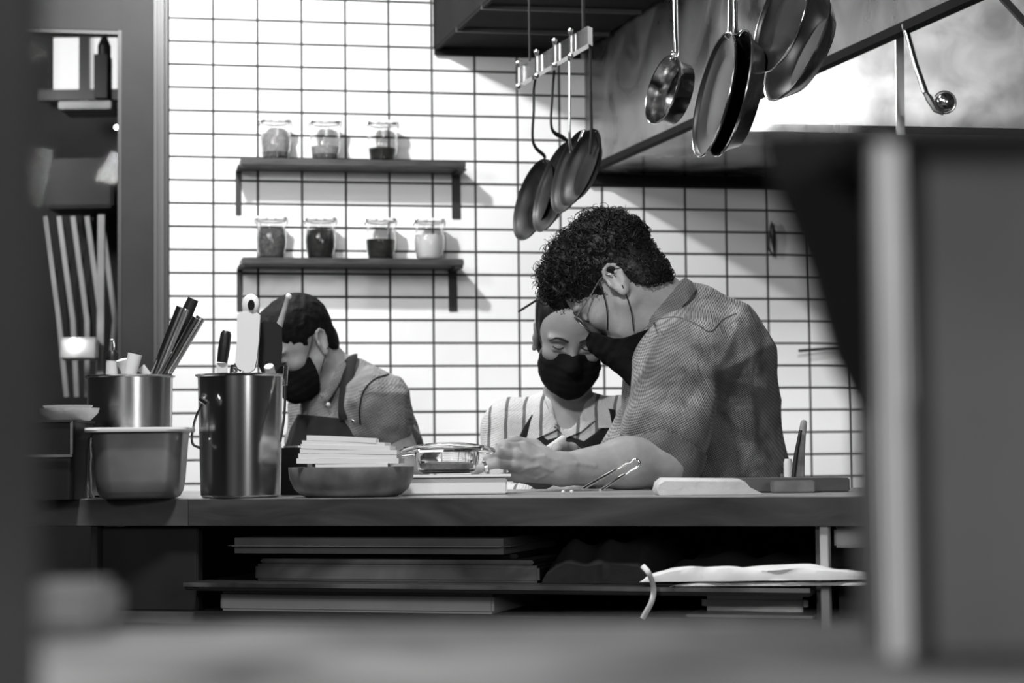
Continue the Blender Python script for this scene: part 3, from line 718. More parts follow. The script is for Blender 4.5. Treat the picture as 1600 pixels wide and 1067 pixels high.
def cloth_pile(nm, x0, x1, o0, o1, z0, th, m, label, cat, seed, rise=.0, taper=.5):
    bm = bmesh.new(); a = cpt(x0, 0); b = cpt(x1, 0); n = 40; k_ = 12; L_ = (b-a).length
    rnd = np.random.RandomState(seed); g = {}
    for s in (0, 1):
        for i in range(n+1):
            for j in range(k_+1):
                u = i/n; v = j/k_; p = a+cdir*L_*u+cn*(o0+(o1-o0)*v)
                e = min(1, min(u, 1-u)*8)**.5*min(1, min(v, 1-v)*6+.25)**.5
                nz = float(vnoise(np.array([u*6, v*3, s*2.]), 1.0, seed))-.5
                zz = z0+rise*u + (s*th*e*(1+taper*nz*2) if s else th*.04*nz+.0005)
                edge = (float(vnoise(np.array([u*9, 0, v*7.]), 1.0, seed+3))-.5)*.015
                g[s, i, j] = bm.verts.new((p.x+cn.x*edge, p.y+cn.y*edge, max(zz, z0)))
    for s in (0, 1):
        for i in range(n):
            for j in range(k_):
                q = [g[s, i, j], g[s, i+1, j], g[s, i+1, j+1], g[s, i, j+1]]; bm.faces.new(q if s else q[::-1])
    for i in range(n):
        bm.faces.new([g[0, i, 0], g[0, i+1, 0], g[1, i+1, 0], g[1, i, 0]]); bm.faces.new([g[0, i+1, k_], g[0, i, k_], g[1, i, k_], g[1, i+1, k_]])
    for j in range(k_):
        bm.faces.new([g[0, 0, j+1], g[0, 0, j], g[1, 0, j], g[1, 0, j+1]]); bm.faces.new([g[0, n, j], g[0, n, j+1], g[1, n, j+1], g[1, n, j]])
    return thing(nm, bm, m, label, cat, None, True)
cloth_pile('folded_cloth', 838, 1012, .02, .3, zr, .052, 'blackcloth', 'crumpled black cloth on the shelf under the counter', 'cloth', 5)
cloth_pile('folded_cloth', 1015, 1262, .064, .3, zr, .036, 'blackcloth', 'flat black cloth lying under the white folded towel', 'cloth', 9, taper=.3)
bm = bmesh.new()
za_ = zat(1010, 890, -.01)
cloth_pile('folded_towel', 1004, 1368, -.027, .002, zr+.006, .017, 'paper', 'long white folded towel sticking out over the shelf edge under the counter', 'towel', 12, rise=.006, taper=.5)
cloth_pile('paper_sheet', 1050, 1400, -.026, .002, zr, .005, 'towel', 'thin grey sheet just below the long white folded towel', 'paper', 17, rise=.004, taper=.2)
bm = bmesh.new(); q = [W(1004, 884, 2.95), W(1014, 896, 2.94), W(1021, 918, 2.96), W(1018, 940, 2.96), W(1004, 966, 2.97)]
tube(bm, spline(q, 8), .0032, 8, flat=(1.2, .5, (0, 1, 0))); thing('apron_string', bm, 'paper', 'white string hanging down from the shelf beneath the white towel', 'string', smooth=True)
zr2 = zB+.0005
bm = bmesh.new(); cbox(bm, 1062, 1262, .03, .3, zr2, zr2+.004); thing('shelf_tray', bm, 'steel_dull', 'thin steel tray on the lowest shelf at right under the counter', 'tray', bevel=.001)
bm = bmesh.new(); cbox(bm, 1075, 1245, .08, .28, zr2+.0045, zr2+.030); thing('steel_pan', bm, 'steel', 'shiny low steel pan on the lowest shelf at right', 'pan', bevel=.008, smooth=True)
bm = bmesh.new(); cbox(bm, 330, 760, .03, .3, zr2, zr2+.030); thing('lit_shelf_block', bm, 'pale', 'pale block in place of the lit patch of the lowest shelf, at left under the trays', 'board', bevel=.004)  # pale colour stands in for light falling on the lowest shelf
bm = bmesh.new(); cbox(bm, 1296, 1372, .04, .3, ZT-.075, ZT-.046); 
for v in bm.verts: v.co.z -= .0
thing('shallow_box', bm, 'pale', 'pale shallow box fixed under the right end of the counter, beside the post', 'box', bevel=.003)
bm = bmesh.new(); cbox(bm, 1300, 1345, .05, .3, zB, zB+.07); thing('dark_box', bm, 'black', 'black box right of the white counter post', 'box', bevel=.002)
bm = bmesh.new(); cbox(bm, 1350, 1420, .06, .3, zB, zB+.055); thing('dark_box', bm, 'fore_grey', 'grey box at the far right under the counter, behind the pale blurred edge', 'box', bevel=.002)
bm = bmesh.new(); cbox(bm, 1293, 1640, .09, .70, zB-.02, zB-.001); bm_obj('lower_shelf', bm, 'dark_board', counter)

# ---- on the worktop
def ctr_at(px, Y):       # point on the worktop surface under image column px at depth Y
    p = W(px, 760, Y); return Vector((p[0], p[1], ZT+.0006))
sc = lambda Y: Y/F
# rectangular steel container in front
def rrect(w_, d_, r_, n=5):
    out = []
    for cx, cy, a0 in ((w_/2-r_, d_/2-r_, 0), (-w_/2+r_, d_/2-r_, PI/2), (-w_/2+r_, -d_/2+r_, PI), (w_/2-r_, -d_/2+r_, 1.5*PI)):
        for k in range(n+1): a = a0+PI/2*k/n; out.append((cx+r_*math.cos(a), cy+r_*math.sin(a)))
    return out
def rings(bm, secs, mt):
    rr = [[bm.verts.new(mt @ Vector((x, y, z))) for x, y in sec] for sec, z in secs]
    for a, b in zip(rr, rr[1:]):
        for k in range(len(a)): bm.faces.new((a[k], a[(k+1) % len(a)], b[(k+1) % len(a)], b[k]))
    return rr
Y0 = 3.27; c = ctr_at(220, Y0)
t = empty('steel_container', c, 'rectangular steel food container with rolled rim at the front left of the counter', 'container')
wt = 149*sc(Y0); hh = .109
secs = [(rrect(wt*.70, .10, .02), 0), (rrect(wt*.78, .115, .028), .003), (rrect(wt*.84, .125, .03), .012), (rrect(wt*.88, .13, .03), .03), (rrect(wt*.93, .14, .03), .085), (rrect(wt*.945, .145, .03), hh-.006), (rrect(wt, .16, .03), hh-.003), (rrect(wt*1.04, .165, .03), hh-.003), (rrect(wt*1.045, .168, .03), hh+.001), (rrect(wt*1.0, .158, .03), hh+.001), (rrect(wt*.93, .141, .028), hh-.004), (rrect(wt*.86, .12, .026), .02), (rrect(wt*.7, .1, .02), .006)]
bm = bmesh.new(); rr = rings(bm, secs, Matrix.Translation(c) @ Matrix.Rotation(.05, 4, 'Z')); bm.faces.new(rr[0][::-1]); bm.faces.new(rr[-1]); bm_obj('body', bm, 'container', t, True)
bm = bmesh.new(); rr = rings(bm, [(rrect(wt*1.05, .1695, .03), hh-.004), (rrect(wt*1.062, .172, .03), hh-.0005), (rrect(wt*1.05, .1695, .03), hh+.003), (rrect(wt*1.0, .157, .03), hh+.0025)], Matrix.Translation(c) @ Matrix.Rotation(.05, 4, 'Z')); bm_obj('rim', bm, 'white', t, True)  # steel rim coloured white to stand for its highlight
bm = bmesh.new(); rr = rings(bm, [(rrect(wt*.86, .12, .026), hh-.012), (rrect(wt*.86, .12, .026), hh-.006)], Matrix.Translation(c) @ Matrix.Rotation(.05, 4, 'Z')); bm.faces.new(rr[0][::-1]); bm.faces.new(rr[-1]); bm_obj('contents', bm, 'paper', t, True)
def can(px, Y, w0, w1, ytop, label, nm='steel_canister', rim=True):
    c = ctr_at(px, Y); r1 = w1/2*sc(Y); r0 = w0/2*sc(Y); h = W(px, ytop, Y)[2]-ZT
    t = empty(nm, c, label, 'canister')
    bm = bmesh.new(); lathe(bm, [(0, 0), (r0-.004, 0), (r0, .004), (r0+(r1-r0)*.5, h*.5), (r1, h-.004), (r1+.004, h-.002), (r1+.0045, h), (r1+.001, h+.0005), (r1-.002, h-.003), (r0-.002, .006), (0, .005)], Matrix.Translation(c), 64)
    bm_obj('body', bm, 'steel', t, True); return t, c, r1, h
can1, c1, r1_, h1 = can(203, 3.47, 128, 132, 588, 'short-looking steel canister of utensils behind the rectangular container')
can2, c2, r2_, h2 = can(376, 3.27, 124, 132, 586, 'tall steel canister with side handles holding utensils, left of the napkins')
bm = bmesh.new(); tube(bm, [W(319, 618, 3.2), W(315, 625, 3.19), W(323, 629, 3.19)], .005, 8); bm_obj('rivet', bm, 'steel_bright', can2, True)
bm = bmesh.new(); tube(bm, spline([W(318, 628, 3.22), W(305, 655, 3.22), W(300, 690, 3.22), W(312, 700, 3.2)], 6), .0022, 6); bm_obj('handle', bm, 'steel_bright', can2, True)
bm = bmesh.new(); tube(bm, spline([W(446, 600, 3.24), W(444, 650, 3.22), W(438, 690, 3.2)], 6), .0022, 6); bm_obj('handle', bm, 'steel_bright', can2, True)
bm = bmesh.new(); tube(bm, [W(447, 572, 3.25), W(445, 602, 3.24)], .004, 8); bm_obj('handle_tip', bm, 'steel_bright', can2, True)
bm = bmesh.new(); tube(bm, [W(420, 572, 3.27), W(430, 610, 3.3)], .008, 8); 
thing('utensil', bm, 'white', 'pale stub handle inside the tall steel canister at its right rim', 'utensil', smooth=True)
# tools standing in the canisters: each foot is inside its canister
def inside(c, dx, dy, z=.012): return Vector((c.x+dx, c.y+dy, ZT+z))
def strip(nm, pts, rad, flat, m, label, cat, group=None):
    bm = bmesh.new(); tube(bm, pts, rad, 12, flat=flat); return thing(nm, bm, m, label, cat, group, True)
def tongs(foot, top0, top1, label, Y):
    t = empty('kitchen_tongs', foot, label, 'tongs', 'steel tongs in the left canister')
    for k, q in enumerate((top0, top1)):
        bm = bmesh.new(); tube(bm, [foot+Vector((.004*k, 0, 0)), foot.lerp(Vector(q), .6), Vector(q)], [.005, .007, .0085], 10, flat=(1, .35, (.3, 1, .3))); bm_obj('arm', bm, 'steel_bright' if k == 0 else 'steel', t, True)
    return t
tongs(inside(c1, -.035, -.01), W(283, 480, 3.45), W(289, 482, 3.47), 'steel tongs leaning right in the left canister, nearer the door', 3.45)
tongs(inside(c1, -.055, .01), W(307, 497, 3.45), W(314, 496, 3.47), 'steel tongs with ridged arms leaning furthest right in the left canister', 3.45)
t = empty('knife', inside(c1, -.01, .035), 'knife with black handle standing between the tongs in the left canister', 'knife')
bm = bmesh.new(); tube(bm, [W(268, 550, 3.5), W(285, 505, 3.5), W(302, 467, 3.5)], [.009, .0115, .0095], 12, flat=(1, .7, (0, 1, 0))); bm_obj('handle', bm, 'black', t, True)
bm = bmesh.new(); tube(bm, [inside(c1, -.012, .035), W(268, 552, 3.5)], [.008, .009], 10, flat=(1, .15, (0, 1, 0))); bm_obj('blade', bm, 'steel_bright', t, True)
t = empty('taped_brush', inside(c1, -.04, 0), 'utensil with white handle and black cap at the left of the left canister', 'utensil')
bm = bmesh.new(); tube(bm, [inside(c1, -.035, 0), W(175, 562, 3.45)], .010, 12); bm_obj('handle', bm, 'white', t, True)
bm = bmesh.new(); tube(bm, [W(175, 563, 3.45), W(176, 552, 3.45), W(176, 547, 3.45)], [.0108, .0105, .006], 12); bm_obj('cap', bm, 'black', t, True)
bm = bmesh.new(); tube(bm, spline([W(177, 548, 3.45), W(178, 540, 3.45), W(176, 532, 3.45), W(172, 531, 3.45)], 5), .0022, 8); bm_obj('hook', bm, 'steel_bright', t, True)
t = empty('white_cup', W(209, 565, 3.44), 'small white tube-shaped cup poking out of the left canister', 'cup')
bm = bmesh.new(); a = Vector(W(203, 590, 3.44)); b = Vector(W(211, 553, 3.44)); mt = axes_matrix(a, (1, 0, 0), b-a); L_ = (b-a).length
lathe(bm, [(0, -.12), (.009, -.12), (.0095, 0), (.012, L_), (.0105, L_), (.0085, 0), (0, 0)], mt, 24); bm_obj('cup_body', bm, 'white', t, True)
strip('spatula', [inside(c1, .01, -.035), W(196, 580, 3.45), W(190, 562, 3.44)], [.004, .008, .010], (1, .5, (0, 1, 0)), 'white', 'short white spatula tip between brush and cup in the left canister', 'spatula')
strip('spatula', [inside(c1, .03, -.01), W(232, 587, 3.46), W(220, 574, 3.46)], [.004, .007, .008], (1, .4, (0, 1, 0)), 'towel', 'pale scraper tip leaning right of the small cup in the left canister', 'spatula')
# tall canister tools
t = empty('knife', inside(c2, -.03, 0), 'black-handled tool standing at the left in the tall canister', 'knife')
bm = bmesh.new(); tube(bm, [W(347, 566, 3.27), W(350, 545, 3.27), W(353, 522, 3.27), W(354, 517, 3.27)], [.0085, .0095, .0088, .006], 12); bm_obj('handle', bm, 'black', t, True)
bm = bmesh.new(); tube(bm, [inside(c2, -.03, 0), W(347, 567, 3.27)], .009, 10, flat=(1, .3, (0, 1, 0))); bm_obj('shank', bm, 'white', t, True)
t = empty('white_turner', inside(c2, .01, .01), 'broad white plastic spatula with a rounded hook end, tallest in the tall canister', 'spatula')
Yt = 3.29
def poly_extrude(bm, pts, th):
    nrm = Vector((0, 1, 0)); f = [bm.verts.new(Vector(p)-nrm*th/2) for p in pts]; b = [bm.verts.new(Vector(p)+nrm*th/2) for p in pts]
    bm.faces.new(f); bm.faces.new(b[::-1]); n = len(pts)
    for k in range(n): bm.faces.new((f[k], b[k], b[(k+1) % n], f[(k+1) % n]))
pts = [W(x, y, Yt) for x, y in ((371, 492), (378, 488), (400, 488), (407, 492), (405, 530), (402, 560), (398, 578), (388, 583), (372, 576), (368, 566), (371, 530))]
bm = bmesh.new(); poly_extrude(bm, pts, .012); bm_obj('blade', bm, 'white', t, True, bevel=.003)
bm = bmesh.new(); tube(bm, [W(384, 570, Yt), inside(c2, .015, .01)], .006, 10); bm_obj('handle', bm, 'white', t, True)
bm = bmesh.new(); cc = Vector(W(392, 476, Yt)); lathe(bm, [(0, -.007), (.011, -.0065), (.015, -.003), (.0155, 0), (.015, .003), (.011, .0065), (0, .007)], axes_matrix(cc, (0, 0, 1), (.45, 1, 0)), 28, sx=1.15); bm_obj('end_knob', bm, 'white', t, True)
bm = bmesh.new(); lathe(bm, [(0, -.0095), (.006, -.0095), (.0065, .0), (0, .0)], axes_matrix(Vector(W(397, 477, Yt))+Vector((.0, -.001, 0)), (0, 0, 1), (.45, 1, 0)), 20, sx=1.4); bm_obj('hole', bm, 'black', t, True)
pts = [W(x, y, 3.32) for x, y in ((407, 506), (413, 502), (432, 504), (440, 511), (441, 545), (438, 572), (428, 584), (410, 584), (404, 570), (405, 540))]
t = empty('black_scraper', inside(c2, .02, .03), 'wide black rubber scraper behind the white spatula in the tall canister', 'scraper')
bm = bmesh.new(); poly_extrude(bm, pts, .012); bm_obj('blade', bm, 'black_matte', t, True, bevel=.003)
bm = bmesh.new(); tube(bm, [W(424, 580, 3.32), inside(c2, .02, .03)], .006, 10); bm_obj('handle', bm, 'black', t, True)
t = empty('whisk', inside(c2, .0, .035), 'thin rod handle with a pale end leaning right behind the black scraper', 'utensil')
bm = bmesh.new(); tube(bm, [W(436, 510, 3.36), W(443, 488, 3.36), W(450, 464, 3.36)], [.006, .0042, .0040], 10); bm_obj('handle', bm, 'mid_wood', t, True)
bm = bmesh.new(); bmesh.ops.create_uvsphere(bm, u_segments=14, v_segments=10, radius=.0052, matrix=Matrix.Translation(Vector(W(451, 463, 3.36)))); bm_obj('end_cap', bm, 'white', t, True)
bm = bmesh.new(); tube(bm, [W(436, 508, 3.36), inside(c2, .0, .035)], .004, 8); bm_obj('shaft', bm, 'steel_bright', t, True)
strip('ladle', spline([inside(c2, -.01, .03), W(366, 590, 3.3), W(366, 572, 3.3), W(378, 577, 3.3)], 5), .0045, (1, .8, (0, 1, 0)), 'black', 'black hooked handle end between the knife handle and white spatula', 'ladle')
bm = bmesh.new(); tube(bm, spline([inside(c2, -.02, -.02), W(362, 590, 3.23), W(366, 579, 3.23), W(369, 582, 3.23)], 5), .004, 10); thing('spoon', bm, 'steel_bright', 'bright spoon tip at the front rim of the tall canister under the white spatula', 'spoon', smooth=True)
# left end: black box and stacked dishes
Yb = 3.3; c = ctr_at(88, Yb); hb = W(88, 658, Yb)[2]-ZT
t = empty('black_bin', c, 'black plastic bin at the left end of the counter, under pale dishes', 'bin')
bm = bmesh.new(); w_ = 88*sc(Yb); secs = [(rrect(w_*.9, .13, .012), 0), (rrect(w_, .15, .012), hb-.004), (rrect(w_*1.06, .16, .012), hb-.004), (rrect(w_*1.06, .16, .012), hb), (rrect(w_*.96, .14, .012), hb), (rrect(w_*.86, .12, .012), .006)]
rr = rings(bm, secs, Matrix.Translation(c)); bm.faces.new(rr[0][::-1]); bm.faces.new(rr[-1]); bm_obj('body', bm, 'black', t, True)
bm = bmesh.new(); box(bm, c+Vector((0, -.078, hb*.55)), (w_*.93, .004, .004)); box(bm, c+Vector((w_*.45, -.0765, hb*.78)), (.004, .004, hb*.42)); bm_obj('rib', bm, 'fore_grey', t)
bm = bmesh.new(); box(bm, c+Vector((0, 0, hb-.007)), (w_*.93, .13, .006)); bm_obj('lid', bm, 'black', t)
z_ = hb+.0005
for k, (px, r_, h_) in enumerate(((108, .048, .020), (106, .040, .007))):
    bm = bmesh.new(); p = ctr_at(px, Yb); p.z = ZT+z_; lathe(bm, [(0, 0), (r_*.7, 0), (r_*.95, h_*.6), (r_, h_), (r_*.96, h_), (r_*.7, .003), (0, .003)], Matrix.Translation(p))
    thing('stacked_dish', bm, 'white' if k else 'towel', ('pale deep dish stacked lower, on the black bin at left', 'small white dish on top of the stack on the black bin')[k], 'dish', None, True); z_ += h_*(.85 if not k else 1)+.0005
# chrome stand between bin and container
bm = bmesh.new(); p = ctr_at(137, 3.34); lathe(bm, [(0, 0), (.011, 0), (.011, .003), (.007, .01), (.0075, .03), (.006, .05), (.0075, .07), (.006, .085), (.008, .098), (0, .1)], Matrix.Translation(p), 20); thing('pepper_mill', bm, 'steel_bright', 'slim shiny steel shaker between the black bin and the steel container', 'shaker', smooth=True)
# napkin bowl
Yn = 3.24; c = ctr_at(549, Yn); rB = 98*sc(Yn); hB = .047
t = empty('stoneware_bowl', c, 'wide shallow grey stoneware bowl holding white napkins', 'bowl')
bm = bmesh.new(); lathe(bm, [(0, 0), (rB*.72, 0), (rB*.80, .003), (rB*.91, .013), (rB*.985, .03), (rB, hB-.002), (rB*.995, hB), (rB*.97, hB-.001), (rB*.95, .03), (rB*.87, .015), (rB*.7, .006), (0, .005)], Matrix.Translation(c), 72, sy=.8); bm_obj('body', bm, 'wood_bowl', t, True)
rnd = random.Random(4)
NL = 'white napkins stacked in the stoneware bowl'
nx = [(500, 600, 742, 732), (494, 606, 732, 724), (468, 626, 724, 716), (470, 622, 716, 708), (470, 620, 708, 701), (474, 612, 701, 694), (476, 604, 694, 688), (480, 588, 688, 680)]
for k, (xa, xb, yb_, yt_) in enumerate(nx):
    a = Vector(W(xa, yb_, Yn-.03)); b = Vector(W(xb, yb_+1, Yn-.03)); zt2 = W(xa, yt_, Yn-.03)[2]; th = zt2-a.z
    bm = bmesh.new(); n1, n2 = 24, 10; g = {}
    for s in (0, 1):
        for i in range(n1+1):
            for j in range(n2+1):
                u = i/n1; v = j/n2; sk = (u-.5)*(rnd.random()-.5)*0
                x = a.x+(b.x-a.x)*u+.002*math.sin(v*3+k*2); y = Yn-.060+.12*v+.0004*math.sin(u*3+k*2)
                dome = -.0008*k*u+.0003*math.sin(u*5+k*1.7)
                g[s, i, j] = bm.verts.new((x, y, a.z+(th-.0001)*s+dome))
    for s in (0, 1):
        for i in range(n1):
            for j in range(n2):
                q = [g[s, i, j], g[s, i+1, j], g[s, i+1, j+1], g[s, i, j+1]]; bm.faces.new(q)
    for i in range(n1): bm.faces.new([g[0, i, 0], g[0, i+1, 0], g[1, i+1, 0], g[1, i, 0]]); bm.faces.new([g[0, i, n2], g[0, i+1, n2], g[1, i+1, n2], g[1, i, n2]])
    for j in range(n2): bm.faces.new([g[0, 0, j], g[0, 0, j+1], g[1, 0, j+1], g[1, 0, j]]); bm.faces.new([g[0, n1, j], g[0, n1, j+1], g[1, n1, j+1], g[1, n1, j]])
    pos = ('lowest, hidden in the bowl', 'second lowest, at rim level', 'just above the bowl rim', 'fourth from the bottom', 'fifth from the bottom', 'third from the top', 'second from the top', 'topmost and shortest')[k]
    thing('napkin', bm, 'paper', 'folded white napkin of the bowl stack, '+pos, 'napkin', NL, True)
# dark block behind the bowl
Yd = 3.5; c = ctr_at(462, Yd); hb = W(462, 700, Yd)[2]-ZT
bm = bmesh.new(); box(bm, c+Vector((0, 0, hb/2)), (44*sc(Yd), .09, hb)); thing('black_box', bm, 'black', 'black box standing between the tall canister and the napkin bowl', 'box', bevel=.002)
bm = bmesh.new(); p = ctr_at(462, Yd-.02); p.z = ZT+hb+.0008; box(bm, p+Vector((-.006, 0, .0015)), (.026, .04, .003)); thing('foil_lid', bm, 'steel_bright', 'small bright foil piece lying on the black box behind the bowl', 'foil', bevel=.001)
# white board stack
Yw = 3.33; a = ctr_at(622, Yw); b = ctr_at(792, Yw); hw_ = W(790, 743, Yw)[2]-ZT
t = empty('white_tray', (a+b)/2, 'thick white square tray with a thin projecting lip, right of the bowl', 'tray')
bm = bmesh.new(); box(bm, (a+b)/2+Vector((0, .09, hw_/2-.002)), (b.x-a.x, .18, hw_-.005)); bm_obj('body', bm, 'white', t, bevel=.002)
bm = bmesh.new(); box(bm, (a+b)/2+Vector((.0, .09, hw_-.001)), (b.x-a.x+.014, .192, .0035)); bm_obj('lip', bm, 'white', t, bevel=.001)
ZW = ZT+hw_+.002
# clear glass bowl tipped on the tray
t = empty('glass_bowl', W(700, 720, 3.42), 'clear glass bowl on the white tray, its thick rim tipped towards the napkins', 'bowl')
Yg = 3.43; cg = Vector(W(698, 724, Yg)); cg.z = ZW+.0015; rg = 74*sc(Yg)
mt = Matrix.Translation(cg)
bm = bmesh.new(); lathe(bm, [(0, 0), (.040, 0), (.048, .004), (.052, .02), (.054, .036), (.062, .041), (.072, .043), (.0725, .045), (.066, .0455), (.0535, .042), (.0505, .036), (.0485, .02), (.045, .007), (.038, .004), (0, .004)], mt @ Matrix.Diagonal((1, .8, 1, 1)), 64); bm_obj('body', bm, 'glass', t, True)
bm = bmesh.new(); pts = []
rim0 = Vector(W(696, 703, Yg))
for k in range(49):
    a_ = 2*PI*k/48; pts.append(rim0+Vector((math.cos(a_)*rg*1.0, math.sin(a_)*.058, .0045*math.sin(a_)*-1-.004*math.cos(a_*2)+.002*math.cos(a_))))
tube(bm, pts, .0042, 10, caps=False); bm_obj('rim', bm, 'glass', t, True)
bm = bmesh.new(); lathe(bm, [(0, 0), (.030, .0), (.044, .004), (.046, .012), (.03, .015), (0, .016)], Matrix.Translation(cg+Vector((0, 0, .0045))) @ Matrix.Diagonal((1, .78, 1, 1)), 40); bm_obj('contents', bm, 'spice_mid', t, True)
# wire tongs leaning to the right
bm = bmesh.new(); Yk = 3.28
q = [W(910, 764, Yk-.05), W(950, 741, Yk), W(985, 722, Yk+.01), W(994, 718, Yk+.01), W(999, 724, Yk+.01), W(993, 732, Yk+.01), W(965, 748, Yk), W(938, 766, Yk-.06)]
for v in (0, -1): pass
q[0][2] = max(q[0][2], ZT+.003); q[-1][2] = max(q[-1][2], ZT+.003)
tube(bm, spline(q, 8), .0026, 10); thing('wire_tongs', bm, 'steel_bright', 'bright steel wire tongs in a narrow loop in front of the forearm', 'tongs', smooth=True)
for k, (x_, m_) in enumerate(((880, 'white'), (893, 'white'))):
    bm = bmesh.new(); bmesh.ops.create_icosphere(bm, subdivisions=2, radius=.0032, matrix=Matrix.Translation(ctr_at(x_, 3.32)+Vector((0, 0, .0028)))); thing('crumb', bm, m_, ('left', 'right')[k]+' one of two tiny white crumbs on the counter below the forearm', 'crumb', 'crumbs on the counter')
# white wedge-shaped folded towel and board at right
Yf = 3.1; a = ctr_at(1030, Yf); b = ctr_at(1176, Yf); hz = W(1100, 747, Yf)[2]-ZT
bm = bmesh.new(); dx = (b.x-a.x); y0 = a.y; 
prof = [(0.0, 0), (-.02, .3), (.0, .75), (.06, 1.0), (.86, .92), (.93, .75), (.985, .4), (1.12, .02), (1.13, 0)]
vs = []
for yy in (0, .012, .10, .115):
    k_ = 1 if 0 < yy < .115 else .82
    vs.append([bm.verts.new((a.x+dx*u, y0+yy, ZT+.0006+hz*v*k_)) for u, v in prof])
for r1, r2 in zip(vs, vs[1:]):
    for k in range(len(prof)-1): bm.faces.new((r1[k], r1[k+1], r2[k+1], r2[k]))
    bm.faces.new((r1[-1], r1[0], r2[0], r2[-1]))
bm.faces.new(vs[0]); bm.faces.new(vs[-1]); thing('folded_towel', bm, 'towel', 'pale folded towel with a sloping end on the worktop right of the wire tongs', 'towel', smooth=True, bevel=.001)
Yg2 = 3.2; a = ctr_at(1100, Yg2+.05); b = ctr_at(1328, Yg2+.05); hb = W(1250, 748, Yg2)[2]-ZT
bm = bmesh.new(); box(bm, (a+b)/2+Vector((.0, .075, hb/2)), (b.x-a.x, .15, hb)); thing('cutting_board', bm, 'dark_board', 'thick dark cutting board at the right end, behind the pale towel', 'board', bevel=.002)
bm = bmesh.new(); a = ctr_at(1208, Yg2); b = ctr_at(1274, Yg2); box(bm, (a+b)/2+Vector((0, .02, hb*.42)), (b.x-a.x, .035, hb*.84)); thing('wood_block', bm, 'wood_bowl', 'small grey block in front of the dark cutting board', 'block', bevel=.002)
Yp = 3.62; t = empty('upright_paddle', ctr_at(1245, Yp), 'upright dark wooden paddle standing at the right behind the cutting board', 'paddle')
bm = bmesh.new(); pp = [ctr_at(1246, Yp), W(1248, 720, Yp), W(1253, 680, Yp), W(1256, 660, Yp), W(1256, 656, Yp)]
tube(bm, pp, [.0125, .0105, .007, .006, .003], 12, flat=(1, .6, (0, 1, 0))); bm_obj('handle', bm, 'mid_wood', t, True)
bm = bmesh.new(); tube(bm, [ctr_at(1238, Yp-.02), W(1244, 710, Yp-.015), W(1251, 672, Yp-.012)], [.004, .004, .003], 8); bm_obj('dark_edge', bm, 'iron', t, True)
bm = bmesh.new(); p = ctr_at(1232, Yp+.03); lathe(bm, [(0, 0), (.008, 0), (.008, .045), (.006, .052), (0, .052)], Matrix.Translation(p), 20); thing('pale_candle', bm, 'white', 'small pale cylinder standing just left of the upright paddle', 'bottle', smooth=True)
bm = bmesh.new(); p = ctr_at(1222, Yp+.03); lathe(bm, [(0, 0), (.003, 0), (.003, .025), (0, .026)], Matrix.Translation(p), 12); thing('small_peg', bm, 'fore_grey', 'tiny grey peg standing between the man and the pale cylinder', 'peg', smooth=True)

